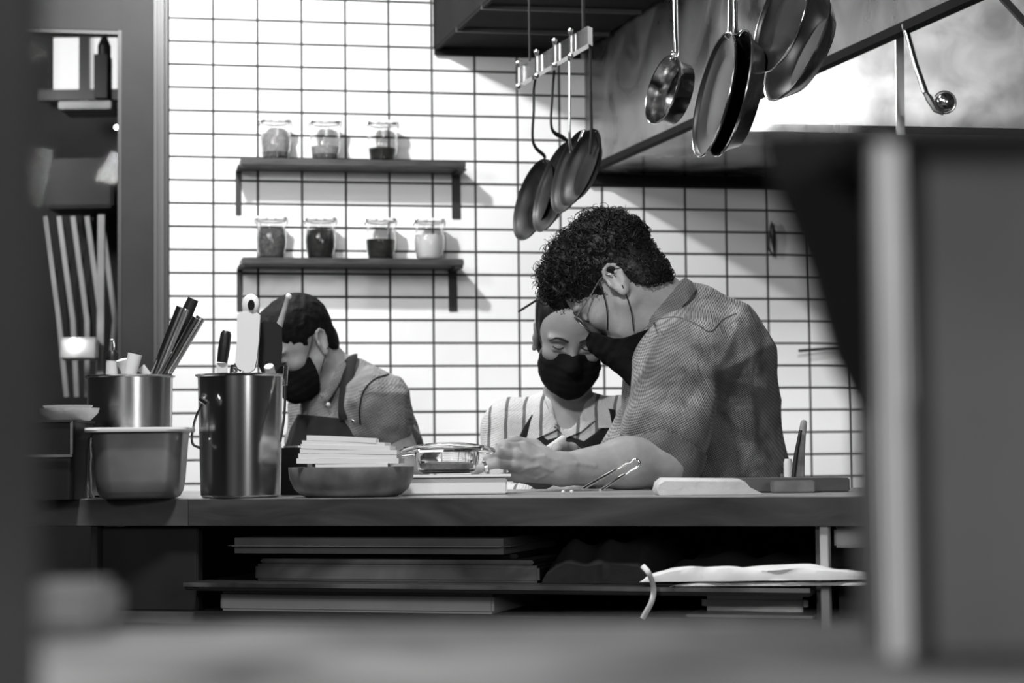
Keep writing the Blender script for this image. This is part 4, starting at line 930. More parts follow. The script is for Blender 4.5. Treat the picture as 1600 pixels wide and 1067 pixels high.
# ------------------------------------------------------------------ people
def frame(h, pitch, roll=0.0):
    """head axes: x forward, y to the person's left, z up; h = horizontal facing"""
    h = np.array([h[0], h[1], 0.0]); h /= np.linalg.norm(h); lft = np.array([-h[1], h[0], 0]); z = np.array([0, 0, 1.0])
    f = h*math.cos(pitch)-z*math.sin(pitch); u = h*math.sin(pitch)+z*math.cos(pitch)
    if roll: lft, u = lft*math.cos(roll)+u*math.sin(roll), u*math.cos(roll)-lft*math.sin(roll)
    return np.stack([f, lft, u], 1)
def head_prims(sh, o, R, wide=1.0, jaw=1.0, ears=True, nose=1.0):
    def A(f, k=.01): sh.add(local(f, o, R), k)
    def Sb(f, k=.006): sh.sub(local(f, o, R), k)
    w_ = wide
    A(ell((.3, 0, 5), (9.5, 7.4*w_, 7.9)))
    A(ell((4.4, 0, 1.5), (5.2, 6.3*w_, 7.0)), .02)
    A(ell((5.0, 0, -4.6), (4.2, 5.0*w_*jaw, 5.4)), .02)
    for s in (-1, 1):
        A(cone((1.0, 5.2*s*w_*jaw, -3.6), (6.8, 2.0*s*jaw, -9.0), 1.7, 1.5), .02)
        A(ell((6.2, 4.1*s*w_, -1.0), (2.6, 2.3, 1.9)), .015)
        A(ell((8.3, 2.9*s, 3.4), (1.4, 2.7, .8)), .012)
        Sb(ell((10.1, 3.2*s, 1.5), (1.7, 1.9, 1.35)), .009)
        A(ell((8.05, 3.2*s, 1.3), (1.35, 1.5, 1.2)), .0025)
        A(cone((9.0, 1.9*s, .75), (8.85, 4.3*s, .85), .38, .3), .003)      # lowered lid edge
        A(ell((10.6*nose, 1.05*s, -2.3), (1.0, .75, .75)), .006)
        A(cone((9.2, 2.2*s, -5.0), (8.0, 2.9*s, -6.5), .5, .4), .012)
    A(ell((8.1, 0, -8.9), (1.9, 2.4*jaw, 1.7)), .015)
    A(cone((9.0, 0, 2.6), (11.2*nose, 0, -1.6), .75, 1.0), .012)
    A(ell((11.2*nose, 0, -1.9), (1.15, 1.1, .95)), .006)
    A(ell((9.5, 0, -4.9), (.9, 2.3, .65)), .004); A(ell((9.35, 0, -6.1), (.95, 2.0, .75)), .004)
    if ears:
        for s in (-1, 1):
            E_ = R @ np.array([[1, 0, 0], [0, 1, 0], [0, 0, 1.0]])
            oo = o+R @ np.array([-.6, 7.3*s*w_, .2])/100
            # the ear stands off the head, leaning back
            a = .38*s; Rx = np.array([[math.cos(a), -math.sin(a), 0], [math.sin(a), math.cos(a), 0], [0, 0, 1.0]]); b = -.2
            Ry = np.array([[math.cos(b), 0, math.sin(b)], [0, 1, 0], [-math.sin(b), 0, math.cos(b)]])
            RR = R @ Rx @ Ry
            sh.add(local(ell((-.5, .25*s, .4), (1.75, .75, 3.1)), oo, RR), .005)
            sh.sub(local(ell((-.2, 1.0*s, .5), (1.05, .75, 2.1)), oo, RR), .003)
            hx = [(1.0, .4*s, 1.6), (.5, .75*s, 2.9), (-.8, .95*s, 3.35), (-2.0, .95*s, 2.5), (-2.2, .85*s, .9), (-1.6, .6*s, -.9), (-.8, .4*s, -2.1)]
            for q0, q1 in zip(hx, hx[1:]): sh.add(local(cone(q0, q1, .36, .36), oo, RR), .003)
            sh.add(local(ell((-.35, .35*s, -2.5), (.95, .55, .9)), oo, RR), .004)
            sh.add(local(ell((.85, .45*s, -.1), (.5, .4, .75)), oo, RR), .003)
def limb(sh, pts, rad, k=.02):
    for a, b, ra, rb in zip(pts, pts[1:], rad, rad[1:]): sh.add(cone(a, b, ra, rb), k)
def hand(sh, wrist, knuck, fingers, thumb, wr=.026):
    for i, q in enumerate(knuck): sh.add(cone(wrist, q, wr*.72, .0125 if i < 3 else .0115), .014)
    for i in range(3): sh.add(cone((np.array(knuck[i])+wrist)/2, (np.array(knuck[i+1])+wrist)/2, .014, .014), .012)
    for i, f in enumerate(fingers):
        r0 = (.0098, .0100, .0096, .0086)[i]; n = len(f)-1
        for j in range(n): sh.add(cone(f[j], f[j+1], r0-.0011*j, r0-.0011*(j+1)), .004)
    for j in range(len(thumb)-1): sh.add(cone(thumb[j], thumb[j+1], .0135-.0016*j, .0135-.0016*(j+1)), .007)
def mask(name, o, R, parent, drop=0.0, puff=0.0, wide=1.0, hang=None, sidecut=None, lift=0.0):
    s = Shape()
    L_ = lambda f: local(f, o, R)
    s.add(L_(ell((4.6, 0, -4.2), (5.9+puff, 6.45*wide, 7.2+drop))))
    s.add(L_(cone((8.9, 0, .1), (11.9, 0, -2.4), 1.1, 1.5)), .03)
    s.add(L_(ell((8.6+puff*.5, 0, -7.0-drop*.5), (2.9, 3.4, 3.4))), .03)
    if hang: s.add(L_(cone(hang[0], hang[1], hang[2], hang[3])), .03)
    def post(d, p):
        q = ((p-o)@R)*100
        pl = np.abs(((q[..., 2]+8.2)/1.9) % 1-.5)*2            # three soft pleats
        pl = np.where(np.abs(q[..., 2]+5.2) < 3.3, pl, .5)
        return d-(pl-.5)*.0012-(vnoise(q, .8, 4)-.5)*.003
    s.post = post
    # top edge climbs to the bridge of the nose, side edge runs down the cheek
    def top(p):
        q = ((p-o)@R)*100
        lim = .35+lift-.15*np.abs(q[..., 1])
        return (q[..., 2]-lim)/100*.9
    def side(p):
        q = ((p-o)@R)*100
        if sidecut: return sidecut(q)/100
        return (3.1-.12*(q[..., 2]+4)-q[..., 0])/100*.9
    def inner(p): return -(local(ell((3.4, 0, -4.2), (5.2, 5.7*wide, 6.6+drop)), o, R)(p))
    s.cut(top); s.cut(side); s.cut(inner)
    c = o+R @ np.array([7, 0, -5])/100
    return sdf_mesh(name, s, c-.13, c+.13, .0021, 'mask', parent, 2)
def loc(o, R, q): return o+R @ np.array(q, float)/100
def on_head(o, R, q, lift=0.0): return loc(o, R, q)
def tube_part(name, pts, rad, m, parent, seg=8, flat=None, label=None):
    bm = bmesh.new(); tube(bm, pts, rad, seg, flat=flat); ob = bm_obj(name, bm, m, parent, True)
    if label: ob['label'] = label
    return ob
def curls(name, me_obj, sel, n, m, parent, rad=.0055, thick=.0009, seed=1, length=1.4, out=.004):
    rnd = np.random.RandomState(seed); me = me_obj.data; nv = len(me.vertices)
    co = np.empty(nv*3, np.float32); me.vertices.foreach_get('co', co); co = co.reshape(-1, 3)
    no = np.empty(nv*3, np.float32); me.vertex_normals.foreach_get('vector', no); no = no.reshape(-1, 3)
    wm = np.array(parent.matrix_basis if me_obj is None else world_inv(me_obj).inverted())
    co = co@wm[:3, :3].T+wm[:3, 3]; no = no@wm[:3, :3].T
    idx = np.flatnonzero(sel(co)); idx = rnd.choice(idx, min(n, len(idx)), replace=False)
    bm = bmesh.new()
    for i in idx:
        p = co[i]; nn = no[i]/max(1e-6, np.linalg.norm(no[i])); t = np.cross(nn, rnd.randn(3)); t /= np.linalg.norm(t); b = np.cross(nn, t)
        r = rad*(.6+.8*rnd.rand()); turns = length*(.6+.7*rnd.rand()); ph = rnd.rand()*6.28; adv = r*(.8+rnd.rand()); k = 11; pts = []
        for j in range(k):
            a = ph+turns*2*PI*j/(k-1); u = j/(k-1)
            pts.append(p+nn*(out*.3+math.sin(a)*r*.75+out*u)+t*(math.cos(a)*r)+b*(adv*(u-.5)*2))
        tube(bm, pts, [thick*(1.15-.6*j/(k-1)) for j in range(k)], 4, caps=False)
    return bm_obj(name, bm, m, parent, True)
def folds(seed, amp, scale, stretch=(1, 1, 1), fine=.25):
    st = np.array(stretch, float)
    def post(d, p):
        q = p*st
        n = vnoise(q+.03*vnoise(p, 14, seed+5)[..., None], scale, seed)
        r = 1-np.abs(n*2-1)                      # ridges
        return d-(r-.5)*amp-(vnoise(p, scale*3, seed+2)-.5)*amp*fine
    return post

def snap(shape, pts, lift=.0, y0=.30, steps=150, dy=.004):
    """pts = (px, py, Y guess): the first point of the surface met going back from in front of the guess"""
    out = []
    P_ = np.array([[W(x, y, Y-y0+dy*k) for k in range(steps)] for x, y, Y in pts]); D_ = shape.ev(P_)
    for i, (x, y, Y) in enumerate(pts):
        h_ = np.flatnonzero(D_[i] < 0)
        if len(h_) == 0 or h_[0] == 0: out.append(Vector(W(x, y, Y))); continue
        k = h_[0]; t = D_[i, k-1]/(D_[i, k-1]-D_[i, k]); out.append(Vector(W(x, y, Y-y0+dy*(k-1+t)-lift)))
    return out
def dens(pts, n=8):
    return [tuple(v) for v in spline([Vector(p) for p in pts], n)]
def head_snap(shape, o, R, pts, lift=.0):
    out = []
    for q in pts:
        L_ = np.array([loc(o, R, (13-.05*k, q[1], q[2])) for k in range(200)]); D_ = shape.ev(L_); h_ = np.flatnonzero(D_ < 0)
        k = h_[0] if len(h_) else 60
        out.append(Vector(loc(o, R, (13-.05*k+lift*100, q[1], q[2]))))
    return out
# ============ man with curly hair, in profile, leaning over the counter
Rm = frame((-1, .38), math.radians(48), math.radians(0))
near_ear = W(957, 446, 3.88); om = near_ear - Rm[:, 1]*.076
mb = Shape()
head_prims(mb, om, Rm, wide=1.0)
nb = W(1062, 505, 3.97)
mb.add(cone(loc(om, Rm, (-2.0, 0, -2.5)), nb, .058, .066), .03)
mb.add(cone(loc(om, Rm, (2.6, 0, -6.5)), W(1030, 545, 3.98), .035, .05), .03)
chest = W(1092, 610, 4.02); belly = W(1100, 745, 4.04); pelv = W(1112, 900, 4.06)
mb.add(ell(chest, (.115, .17, .17)), .05); mb.add(ell(belly, (.12, .15, .18)), .05); mb.add(ell(pelv, (.13, .16, .15)), .05)
shn = W(1068, 560, 3.86); shf = W(1062, 575, 4.19)
mb.add(cone(nb, shn, .055, .055), .03); mb.add(cone(nb, shf, .055, .055), .03)
elb = W(1040, 722, 3.70); elb[2] = ZT+.047
wrs = W(878, 733, 3.60); wrs[2] = max(wrs[2], ZT+.033)
limb(mb, [shn, (shn+elb)/2, elb], [.056, .052, .044], .03)
mid = elb*.62+wrs*.38; mid[2] = ZT+.047
limb(mb, [elb, mid, wrs], [.045, .045, .0275], .02)
kn = [W(818, 700, 3.575), W(806, 711, 3.555), W(803, 727, 3.555), W(808, 744, 3.575)]
fg = [[kn[0], W(788, 697, 3.545), W(771, 706, 3.55), W(766, 718, 3.565)],
      [kn[1], W(776, 708, 3.525), W(762, 718, 3.53), W(760, 727, 3.55)],
      [kn[2], W(775, 724, 3.52), W(752, 731, 3.515), W(741, 738, 3.52)],
      [kn[3], W(786, 746, 3.545), W(770, 748, 3.545), W(762, 749, 3.555)]]
th = [W(858, 714, 3.62), W(835, 697, 3.635), W(804, 690, 3.62), W(782, 697, 3.59)]
hand(mb, wrs, kn, fg, th, .031)
# far arm and the hand that holds the pen
elf = W(982, 735, 4.17); wrf = W(925, 735, 4.0)
limb(mb, [shf, (shf+elf)/2, elf, wrf], [.055, .050, .042, .027], .02)
kf = [W(888, 712, 3.93), W(884, 718, 3.91), W(884, 726, 3.90), W(886, 734, 3.90)]
ff = [[kf[0], W(868, 700, 3.89), W(862, 700, 3.86), W(866, 706, 3.845)], [kf[1], W(862, 708, 3.88), W(858, 715, 3.86), W(866, 722, 3.86)],
      [kf[2], W(862, 722, 3.87), W(860, 732, 3.86), W(872, 736, 3.87)], [kf[3], W(866, 734, 3.87), W(864, 742, 3.86), W(874, 746, 3.87)]]
hand(mb, wrf, kf, ff, [W(910, 715, 3.96), W(893, 702, 3.90), W(878, 697, 3.87), W(872, 700, 3.85)], .029)
off = np.array([-.002, -.019, .004])
for i_, q_ in enumerate(kn):
    mb.add(cone(np.array(wrs)+off*[1, .9, 1]+np.array([0, 0, .012-.008*i_]), np.array(q_)+np.array([0, -.0095, 0]), .0035, .0045), .006)
    mb.add(ell(np.array(q_)+np.array([0, -.003, .001]), (.0105, .0115, .0105)), .006)
for vv in ([(872, 722), (850, 713), (830, 716), (815, 708)], [(862, 735), (842, 727), (824, 731), (812, 738)], [(852, 742), (838, 748), (822, 744)], [(930, 728), (900, 724), (868, 728)]):
    pp = snap(mb, [(x, y, 3.6) for x, y in vv], -.0008, y0=.2, steps=120)
    for a_, b_ in zip(pp, pp[1:]): mb.add(cone(np.array(a_), np.array(b_), .0022, .0022), .004)
def skin_post(d, p):
    # knuckle and tendon relief on the near hand
    return d-(vnoise(p, 90, 2)-.5)*.0005
mb.post = skin_post
mb.cut(lambda p: np.where(p[..., 1] < 3.70, ZT+.0006-p[..., 2], -1.))     # flesh rests flat on the worktop
lo = np.minimum.reduce([kn[3], pelv-.2, wrf])-.1; 
man = sdf_mesh('person', mb, (-.16, 3.42, .78), (.62, 4.34, 1.50), .0026, 'skin', None, 2)
tag(man, 'man with curly dark hair and glasses in profile, wearing a washed check shirt, nearest us', 'person')
# shirt
sh = Shape()
sh.add(ell(W(1092, 612, 4.03), (.146, .195, .185))); sh.add(ell(W(1104, 735, 4.04), (.156, .19, .22)), .05); sh.add(ell(W(1118, 850, 4.05), (.155, .185, .2)), .05)
sh.add(cone(W(1078, 505, 3.98), shn+np.array([.01, .0, .004]), .064, .082), .04); sh.add(cone(W(1078, 505, 3.98), shf, .064, .078), .04)
sh.add(ell(W(1135, 560, 4.02), (.085, .14, .10)), .05)
s1 = shn+np.array([-.008, 0, -.02]); s2 = W(1042, 668, 3.74)
sh.add(cone(s1, s2, .084, .078), .02)
sh.add(cone(shf, elf, .075, .07), .02)
fb = folds(11, .013, 7, (1, 1, .75), .3)
fa = folds(5, .014, 11, (.8, 1, 1.15), .3)
armax = (s2-s1)
def shirt_post(d, p):
    d = fb(d, p)
    # extra pull folds on the sleeve, running down and towards the elbow
    q = p-s1; t = np.clip((q@armax)/(armax@armax), 0, 1.2); r = np.linalg.norm(q-t[..., None]*armax, axis=-1)
    wgt = np.clip(1-(r-.07)/.05, 0, 1)
    ang = (q[..., 0]*.75-q[..., 2]*.8)*48+6*vnoise(p, 8, 8)
    rid = np.abs(np.sin(ang*.5))
    amp = .5+1.2*vnoise(p, 7, 13)
    # long pull folds over the back, fanning out from the armpit
    b_ = p-np.array(W(1118, 590, 3.9)); an = np.arctan2(b_[..., 2], b_[..., 0]+.02)
    wb_ = np.clip((np.linalg.norm(b_, axis=-1)-.03)/.06, 0, 1)*(1-wgt)*np.clip((p[..., 0]-W(1100, 600, 4)[0])/.04, 0, 1)
    return d+wgt*.0085*(rid-.6)*amp*-1+wb_*.006*(np.abs(np.sin(an*5+2.5*vnoise(p, 6, 3)))-.5)
sh.post = shirt_post
sh.cut(plane(W(1046, 478, 3.97), (-.72, 0, .69)))
sh.cut(plane(s2+armax*.16, armax))if False else None
shirt = sdf_mesh('shirt', sh, (.05, 3.55, .84), (.62, 4.40, 1.45), .0036, 'denim', man, 2)
# rolled cuff at the elbow
ax = np.array([-.42, -.05, -.80]); ax /= np.linalg.norm(ax); cc = np.array(W(1043, 690, 3.735))
bm = bmesh.new(); mt = axes_matrix(cc, (0, -1, 0), ax); 
lathe(bm, [(.060, .058), (.071, .062), (.079, .058), (.082, .045), (.083, .02), (.080, .004), (.078, -.008), (.070, -.01), (.058, .0)], mt, 56, sy=.97); bmesh.ops.translate(bm, verts=[], vec=(0, 0, 0))
for v in bm.verts:
    n_ = float(vnoise(np.array(v.co), 26, 3))-.5; dr = (v.co-Vector(cc)); dr -= Vector(ax)*dr.dot(Vector(ax)); v.co += dr.normalized()*n_*.007; v.co.z = max(v.co.z, ZT+.002)
bm_obj('rolled_cuff', bm, 'denim_dark', man, True)
# collar: stand and turned-down leaf
def band(name, rings_, m, parent, th=.0028, seg=48, gap=0.0):
    """rings_: (centre, axis a, axis b, ra, rb) ellipses joined into a strip with thickness"""
    bm = bmesh.new(); rr = []
    for off in (0, th):
        for c, a, b, ra, rb in rings_:
            c = Vector(c); a = Vector(a).normalized(); b = Vector(b).normalized()
            rr.append([bm.verts.new(c+a*(ra-off)*math.cos(gap+(2*PI-2*gap)*k/(seg-1))+b*(rb-off)*math.sin(gap+(2*PI-2*gap)*k/(seg-1))) for k in range(seg)])
    n = len(rings_); order = list(range(n))+[2*n-1-i for i in range(n)]; order.append(0)
    for i, j in zip(order, order[1:]):
        for k in range(seg-1): bm.faces.new((rr[i][k], rr[i][k+1], rr[j][k+1], rr[j][k]))
    for k in (0, seg-1):
        vs = [rr[i][k] for i in order[:-1]]; 
        try: bm.faces.new(vs if k else vs[::-1])
        except Exception: pass
    return bm_obj(name, bm, m, parent, True)
a_ = Vector(W(985, 524, 3.95))-Vector(W(1060, 436, 3.95)); 
b_ = (0, 1, 0)
band('collar', [(W(1031, 500, 3.965), a_, b_, .066, .066), (W(1024, 483, 3.965), a_, b_, .071, .068), (W(1029, 482, 3.965), a_, b_, .079, .078), (W(1036, 492, 3.965), a_, b_, .086, .085), (W(1043, 505, 3.965), a_, b_, .089, .090)], 'denim_dark', man, gap=.05)
# seams: yoke and armhole
tube_part('yoke_seam', snap(sh, dens([(1004, 514, 3.8), (1030, 499, 3.8), (1060, 496, 3.8), (1090, 508, 3.8), (1110, 518, 3.80), (1128, 500, 3.83), (1150, 490, 3.87)]), .0), .0016, 'denim_dark', man, 6)
# mask, straps, glasses
mask('face_mask', om, Rm, man, drop=1.0, puff=.5, hang=((9.5, 0, -5), (9.9, .6, -15.0), 3.7, 3.4), lift=-.9,
     sidecut=lambda q: 9.0+.55*np.abs(q[..., 1])*0+.9*np.cos((q[..., 0]+q[..., 2])*.30)-(.72*q[..., 0]-.69*q[..., 2]))
ey = lambda q: loc(om, Rm, q)
tube_part('mask_strap', spline([ey((.9, 7.9, 2.6)), ey((2.2, 7.7, .6)), ey((4.0, 6.9, -1.6)), ey((6.2, 5.4, -3.2)), ey((7.6, 4.4, -3.9))], 6), .0012, 'black', man, 6)
tube_part('mask_strap', spline([ey((-1.4, 8.3, -1.6)), ey((-.2, 7.5, -3.6)), ey((1.6, 6.6, -6.0)), ey((4.2, 5.0, -8.2))], 6), .0012, 'black', man, 6)
gl = bmesh.new()
for s in (1, -1):
    cen = np.array([10.4, 3.3*s, .9]); pts = []
    for k in range(33):
        a = 2*PI*k/32; y = 2.5*math.copysign(abs(math.cos(a))**.7, math.cos(a)); z = 1.95*math.copysign(abs(math.sin(a))**.8, math.sin(a)); pts.append(loc(om, Rm, (10.4-.12*abs(3.3*s+y)+.25-.06*z, 3.3*s+y, .9+z)))
    tube(gl, pts, .0014, 8, caps=False)
tube(gl, spline([loc(om, Rm, (10.5, .9, 1.6)), loc(om, Rm, (10.9, 0, 1.9)), loc(om, Rm, (10.5, -.9, 1.6))], 6), .0012, 8)
for s in (1, -1): tube(gl, spline([loc(om, Rm, (9.8, 5.8*s, 1.7)), loc(om, Rm, (9.2, 6.9*s, 1.8)), loc(om, Rm, (5, 7.6*s, 2.0)), loc(om, Rm, (.2, 7.9*s, 2.6)), loc(om, Rm, (-1.6, 8.2*s, 1.4))], 6), .0017, 8)
glo = bm_obj('eyeglasses', gl, 'steel_dull', man, True)
for s in (1, -1):
    bm = bmesh.new(); vs = [bm.verts.new(loc(om, Rm, (10.55-.12*abs(3.3*s+2.4*math.cos(2*PI*k/24)), 3.3*s+2.4*math.cos(2*PI*k/24), .9+1.9*math.sin(2*PI*k/24)))) for k in range(24)]
    r = bmesh.ops.extrude_face_region(bm, geom=[bm.faces.new(vs)]); bmesh.ops.translate(bm, verts=[v for v in r['geom'] if isinstance(v, bmesh.types.BMVert)], vec=Rm[:, 0]*.001)
    bm_obj('lens', bm, 'glass', glo)
def brow(o, R, parent, s, shape, up=3.3, r=.0024, m='brow'):
    tube_part('eyebrow', head_snap(shape, o, R, dens([(0, 1.2*s, up-.35), (0, 2.6*s, up+.2), (0, 4.0*s, up+.3), (0, 5.2*s, up-.4)], 6)), [r*.8]*3+[r]*6+[r*.8]*5+[r*.4]*5, m, parent, 8, flat=(1, .6, tuple(R[:, 0])))
def lash(o, R, parent, s, shape, z=.72, r=.0011):
    tube_part('eyelashes', head_snap(shape, o, R, dens([(0, 1.9*s, z), (0, 3.1*s, z-.25), (0, 4.5*s, z+.1)], 6), .0004), r, 'brow', parent, 6)
for s in (1, -1): brow(om, Rm, man, s, mb); lash(om, Rm, man, s, mb)
# curly hair
hs = Shape()
hs.add(local(ell((-.4, 0, 6.0), (10.6, 8.3, 9.4)), om, Rm)); hs.add(local(ell((4.6, 0, 10.0), (6.2, 6.6, 5.0)), om, Rm), .03)
hs.add(local(ell((-3.6, 0, .0), (6.0, 6.7, 8.2)), om, Rm), .02)
gx = [-14, -9, -8, -4, -2.7, -1.2, 1.3, 1.9, 2.6, 4.4, 4.9, 6.4, 8.2, 14]; gz = [-8, -7.8, -7.2, -4.6, -2.2, 2.6, 3.0, 2.4, -1.2, -.8, 1.8, 3.6, 7.2, 7.6]
def hairline(o, R, gx, gz):
    def f(p):
        q = ((p-o)@R)*100
        return (np.interp(q[..., 0], gx, gz)-q[..., 2])/100*.6
    return f
def hpost(d, p):
    q = ((p-om)@Rm)*100; up_ = np.clip((q[..., 2]-1)/6, .15, 1)
    n = 1-np.abs(vnoise(p, 62, 1)*2-1); n2 = 1-np.abs(vnoise(p, 120, 7)*2-1)
    return d-up_*((n-.45)*.013+(n2-.45)*.005)
hs.post = hpost; hs.cut(hairline(om, Rm, gx, gz))
c_ = loc(om, Rm, (0, 0, 4))
hair = sdf_mesh('hair', hs, c_-.17, c_+.17, .0024, 'hair', man, 1)
curls('hair_curl', hair, lambda co: (((co-om)@Rm)*100)[:, 2] > 3.8, 1500, 'hair', hair, rad=.0060, thick=.0009, seed=2, out=.003)
curls('hair_curl', hair, lambda co: (((co-om)@Rm)*100)[:, 2] < 4.5, 900, 'hair', hair, rad=.0038, thick=.0008, seed=8, out=.0015)
curls('hair_curl', hair, lambda co: (((co-om)@Rm)*100)[:, 2] > 9.0, 260, 'hair', hair, rad=.0085, thick=.0008, seed=5, out=.010, length=1.2)
# ring, tattoo bands, trousers, shoes
rc = (np.array(fg[2][1])*.25+np.array(fg[2][2])*.75); rdir = np.array(fg[2][2])-fg[2][1]
bm = bmesh.new(); mt = axes_matrix(rc, (0, 0, 1), rdir); lathe(bm, [(.0098, -.0028), (.0106, -.0026), (.0106, .0026), (.0098, .0028), (.0095, 0), (.0098, -.0028)], mt, 28); rg_ = bm_obj('finger_ring', bm, 'steel_bright', man, True)
for f_, L2 in ((.34, .9), (.44, .8)):
    p0 = wrs+(mid-wrs)*1.0; p = mid*(1-f_)+elb*f_*1.0 if False else (mid+(wrs-mid)*(f_-.3)); r = .0452-(f_-.3)*.018
    pts = [Vector(p)+Vector((.012*(a-PI*.35)*.5, -math.sin(a)*r, math.cos(a)*r)) for a in np.linspace(.25, 1.35, 12)]
    tube_part('tattoo_band', pts, .0012, 'brow', man, 6, flat=(1, .3, (0, -1, 0)))
def trousers(parent, hip, w_, foot, m='trouser', shoe=True):
    t = Shape(); hip = np.array(hip, float); z0 = hip[2]
    t.add(ell(hip, (w_*.92, w_*1.05, .15)))
    for s in (-1, 1):
        a = hip+np.array([0, s*w_*.5, -.05]); k_ = np.array([(hip[0]+foot[0])/2-.0, foot[1]+s*.10, z0*.52]); f = np.array([foot[0], foot[1]+s*.11, .09])
        t.add(cone(a, k_, .092, .068), .03); t.add(cone(k_, f, .068, .052), .03)
    t.post = folds(3, .006, 9, (1, 1, .5)); t.cut(plane((0, 0, .055), (0, 0, -1)))
    sdf_mesh('trousers', t, (hip[0]-.28, hip[1]-.32, .0), (hip[0]+.28, hip[1]+.32, z0+.18), .008, m, parent, 2)
    return
def shoes(parent, foot, dirv):
    d = np.array([dirv[0], dirv[1], 0.]); d /= np.linalg.norm(d)
    for s in (-1, 1):
        q = Shape(); f = np.array([foot[0], foot[1]+s*.11, .055]); q.add(cone(f-d*.05, f+d*.13-np.array([0, 0, .012]), .048, .042)); q.add(cone(f, f+np.array([0, 0, .05]), .045, .04), .02); q.cut(plane((0, 0, .0), (0, 0, -1)))
        sdf_mesh('shoe', q, f-.26, f+.26, .006, 'black', parent, 2)
trousers(man, (pelv[0]+.0, pelv[1], .93), .155, (pelv[0]+.02, pelv[1])); shoes(man, (pelv[0]+.02, pelv[1]), (-1, 0))
t = empty('marker_pen', W(868, 692, 3.86), 'white marker pen held in the curly-haired man\'s far hand', 'pen')
bm = bmesh.new(); tube(bm, [W(856, 702, 3.85), W(880, 685, 3.89)], .0068, 14); bm_obj('barrel', bm, 'white', t, True)
bm = bmesh.new(); tube(bm, [W(852, 705, 3.845), W(856, 702, 3.85)], [.003, .006], 12); bm_obj('tip', bm, 'towel', t, True)

# ============ woman facing the camera behind him
Yw_ = 4.6
Rw = frame((.06, -1), math.radians(24), math.radians(-3)); ow = np.array(W(889, 531, Yw_))
wb = Shape(); head_prims(wb, ow, Rw, wide=.99, jaw=.93, nose=.96)
wnb = W(888, 655, Yw_+.06)
wb.add(cone(loc(ow, Rw, (-1, 0, -4)), wnb, .05, .055), .03)
wch = W(885, 760, Yw_+.05)
wb.add(ell(wch, (.15, .10, .2)), .05); wb.add(ell(W(885, 900, Yw_+.05), (.14, .11, .17)), .05)
wsl = W(800, 672, Yw_+.05); wsr = W(975, 668, Yw_+.05)
wb.add(cone(wnb, wsl, .045, .045), .03); wb.add(cone(wnb, wsr, .045, .045), .03)
wel = W(782, 800, Yw_-.02); wer = W(990, 800, Yw_-.02); wwl = W(850, 790, 4.33); wwr = W(925, 790, 4.33)
limb(wb, [wsl, wel, wwl], [.045, .038, .024]); limb(wb, [wsr, wer, wwr], [.045, .038, .024])
for wrq, sg in ((wwl, 1), (wwr, -1)):
    w0 = np.array(wrq); kk = [w0+np.array([sg*(.025+.004*i), -.055+.006*i, .018-.018*i]) for i in range(4)]
    ffs = [[k0, k0+np.array([sg*.028, -.020, -.004]), k0+np.array([sg*.045, -.012, -.014])] for k0 in kk]
    hand(wb, w0, kk, ffs, [w0+np.array([sg*.01, -.012, .022]), w0+np.array([sg*.03, -.035, .034]), w0+np.array([sg*.05, -.045, .03])], .024)
woman = sdf_mesh('person', wb, (-.14, 4.16, .70), (.38, 4.80, 1.42), .003, 'skin_light', None, 2)
tag(woman, 'woman in a white striped shirt and dark apron looking down, behind the curly-haired man', 'person')
ws = Shape()
ws.add(ell(W(885, 765, Yw_+.05), (.175, .125, .20))); ws.add(ell(W(885, 900, Yw_+.05), (.165, .13, .2)), .05)
ws.add(cone(W(885, 655, Yw_+.06), wsl, .058, .066), .04); ws.add(cone(W(885, 655, Yw_+.06), wsr, .058, .066), .04)
ws.add(cone(wsl, wel, .066, .058), .02); ws.add(cone(wsr, wer, .066, .058), .02); ws.add(cone(wel, (np.array(wel)+wwl)/2, .058, .05), .02); ws.add(cone(wer, (np.array(wer)+wwr)/2, .058, .05), .02)
ws.post = folds(9, .010, 10, (1, 1, .6)); 
ws.sub(cone(W(888, 600, Yw_-.02), W(886, 662, Yw_-.01), .045, .03), .01)
sdf_mesh('shirt', ws, (-.22, 4.22, .72), (.46, 4.86, 1.24), .0038, 'stripe', woman, 2)
def leaf(name, pts, shape, m, parent, lift=.006, th=.003, Y=4.6):
    """a pointed collar leaf: an outline in the picture plane draped on the shape's surface"""
    bm = bmesh.new(); f = bm.faces.new([bm.verts.new((x, 0, y)) for x, y in pts])
    bmesh.ops.triangulate(bm, faces=[f]); bmesh.ops.subdivide_edges(bm, edges=bm.edges, cuts=6, use_grid_fill=True)
    bmesh.ops.triangulate(bm, faces=bm.faces)
    r = bmesh.ops.extrude_face_region(bm, geom=list(bm.faces)); top = [v for v in r['geom'] if isinstance(v, bmesh.types.BMVert)]; ts = set(top)
    bm.verts.ensure_lookup_table(); vs = list(bm.verts); q = snap(shape, [(v.co.x, v.co.z, Y) for v in vs], lift)
    for v, p in zip(vs, q): v.co = p-(Vector((0, th, 0)) if v in ts else Vector((0, 0, 0)))
    return bm_obj(name, bm, m, parent, True)
leaf('collar_leaf', [(847, 618), (857, 640), (864, 660), (876, 668), (821, 693), (830, 655)], ws, 'stripe', woman)
leaf('collar_leaf', [(930, 622), (940, 624), (952, 642), (957, 668), (933, 669), (929, 645)], ws, 'stripe', woman)
leaf('collar_leaf', [(866, 664), (878, 668), (900, 664), (930, 655), (908, 674), (884, 684)], ws, 'stripe', woman)
ap = Shape()
ap.add(ell(W(885, 765, Yw_+.05), (.178, .132, .206))); ap.add(ell(W(885, 900, Yw_+.05), (.170, .137, .22)), .05); ap.post = ws.post
ap.cut(plane((0, Yw_-.0, 0), (0, 1, 0)))
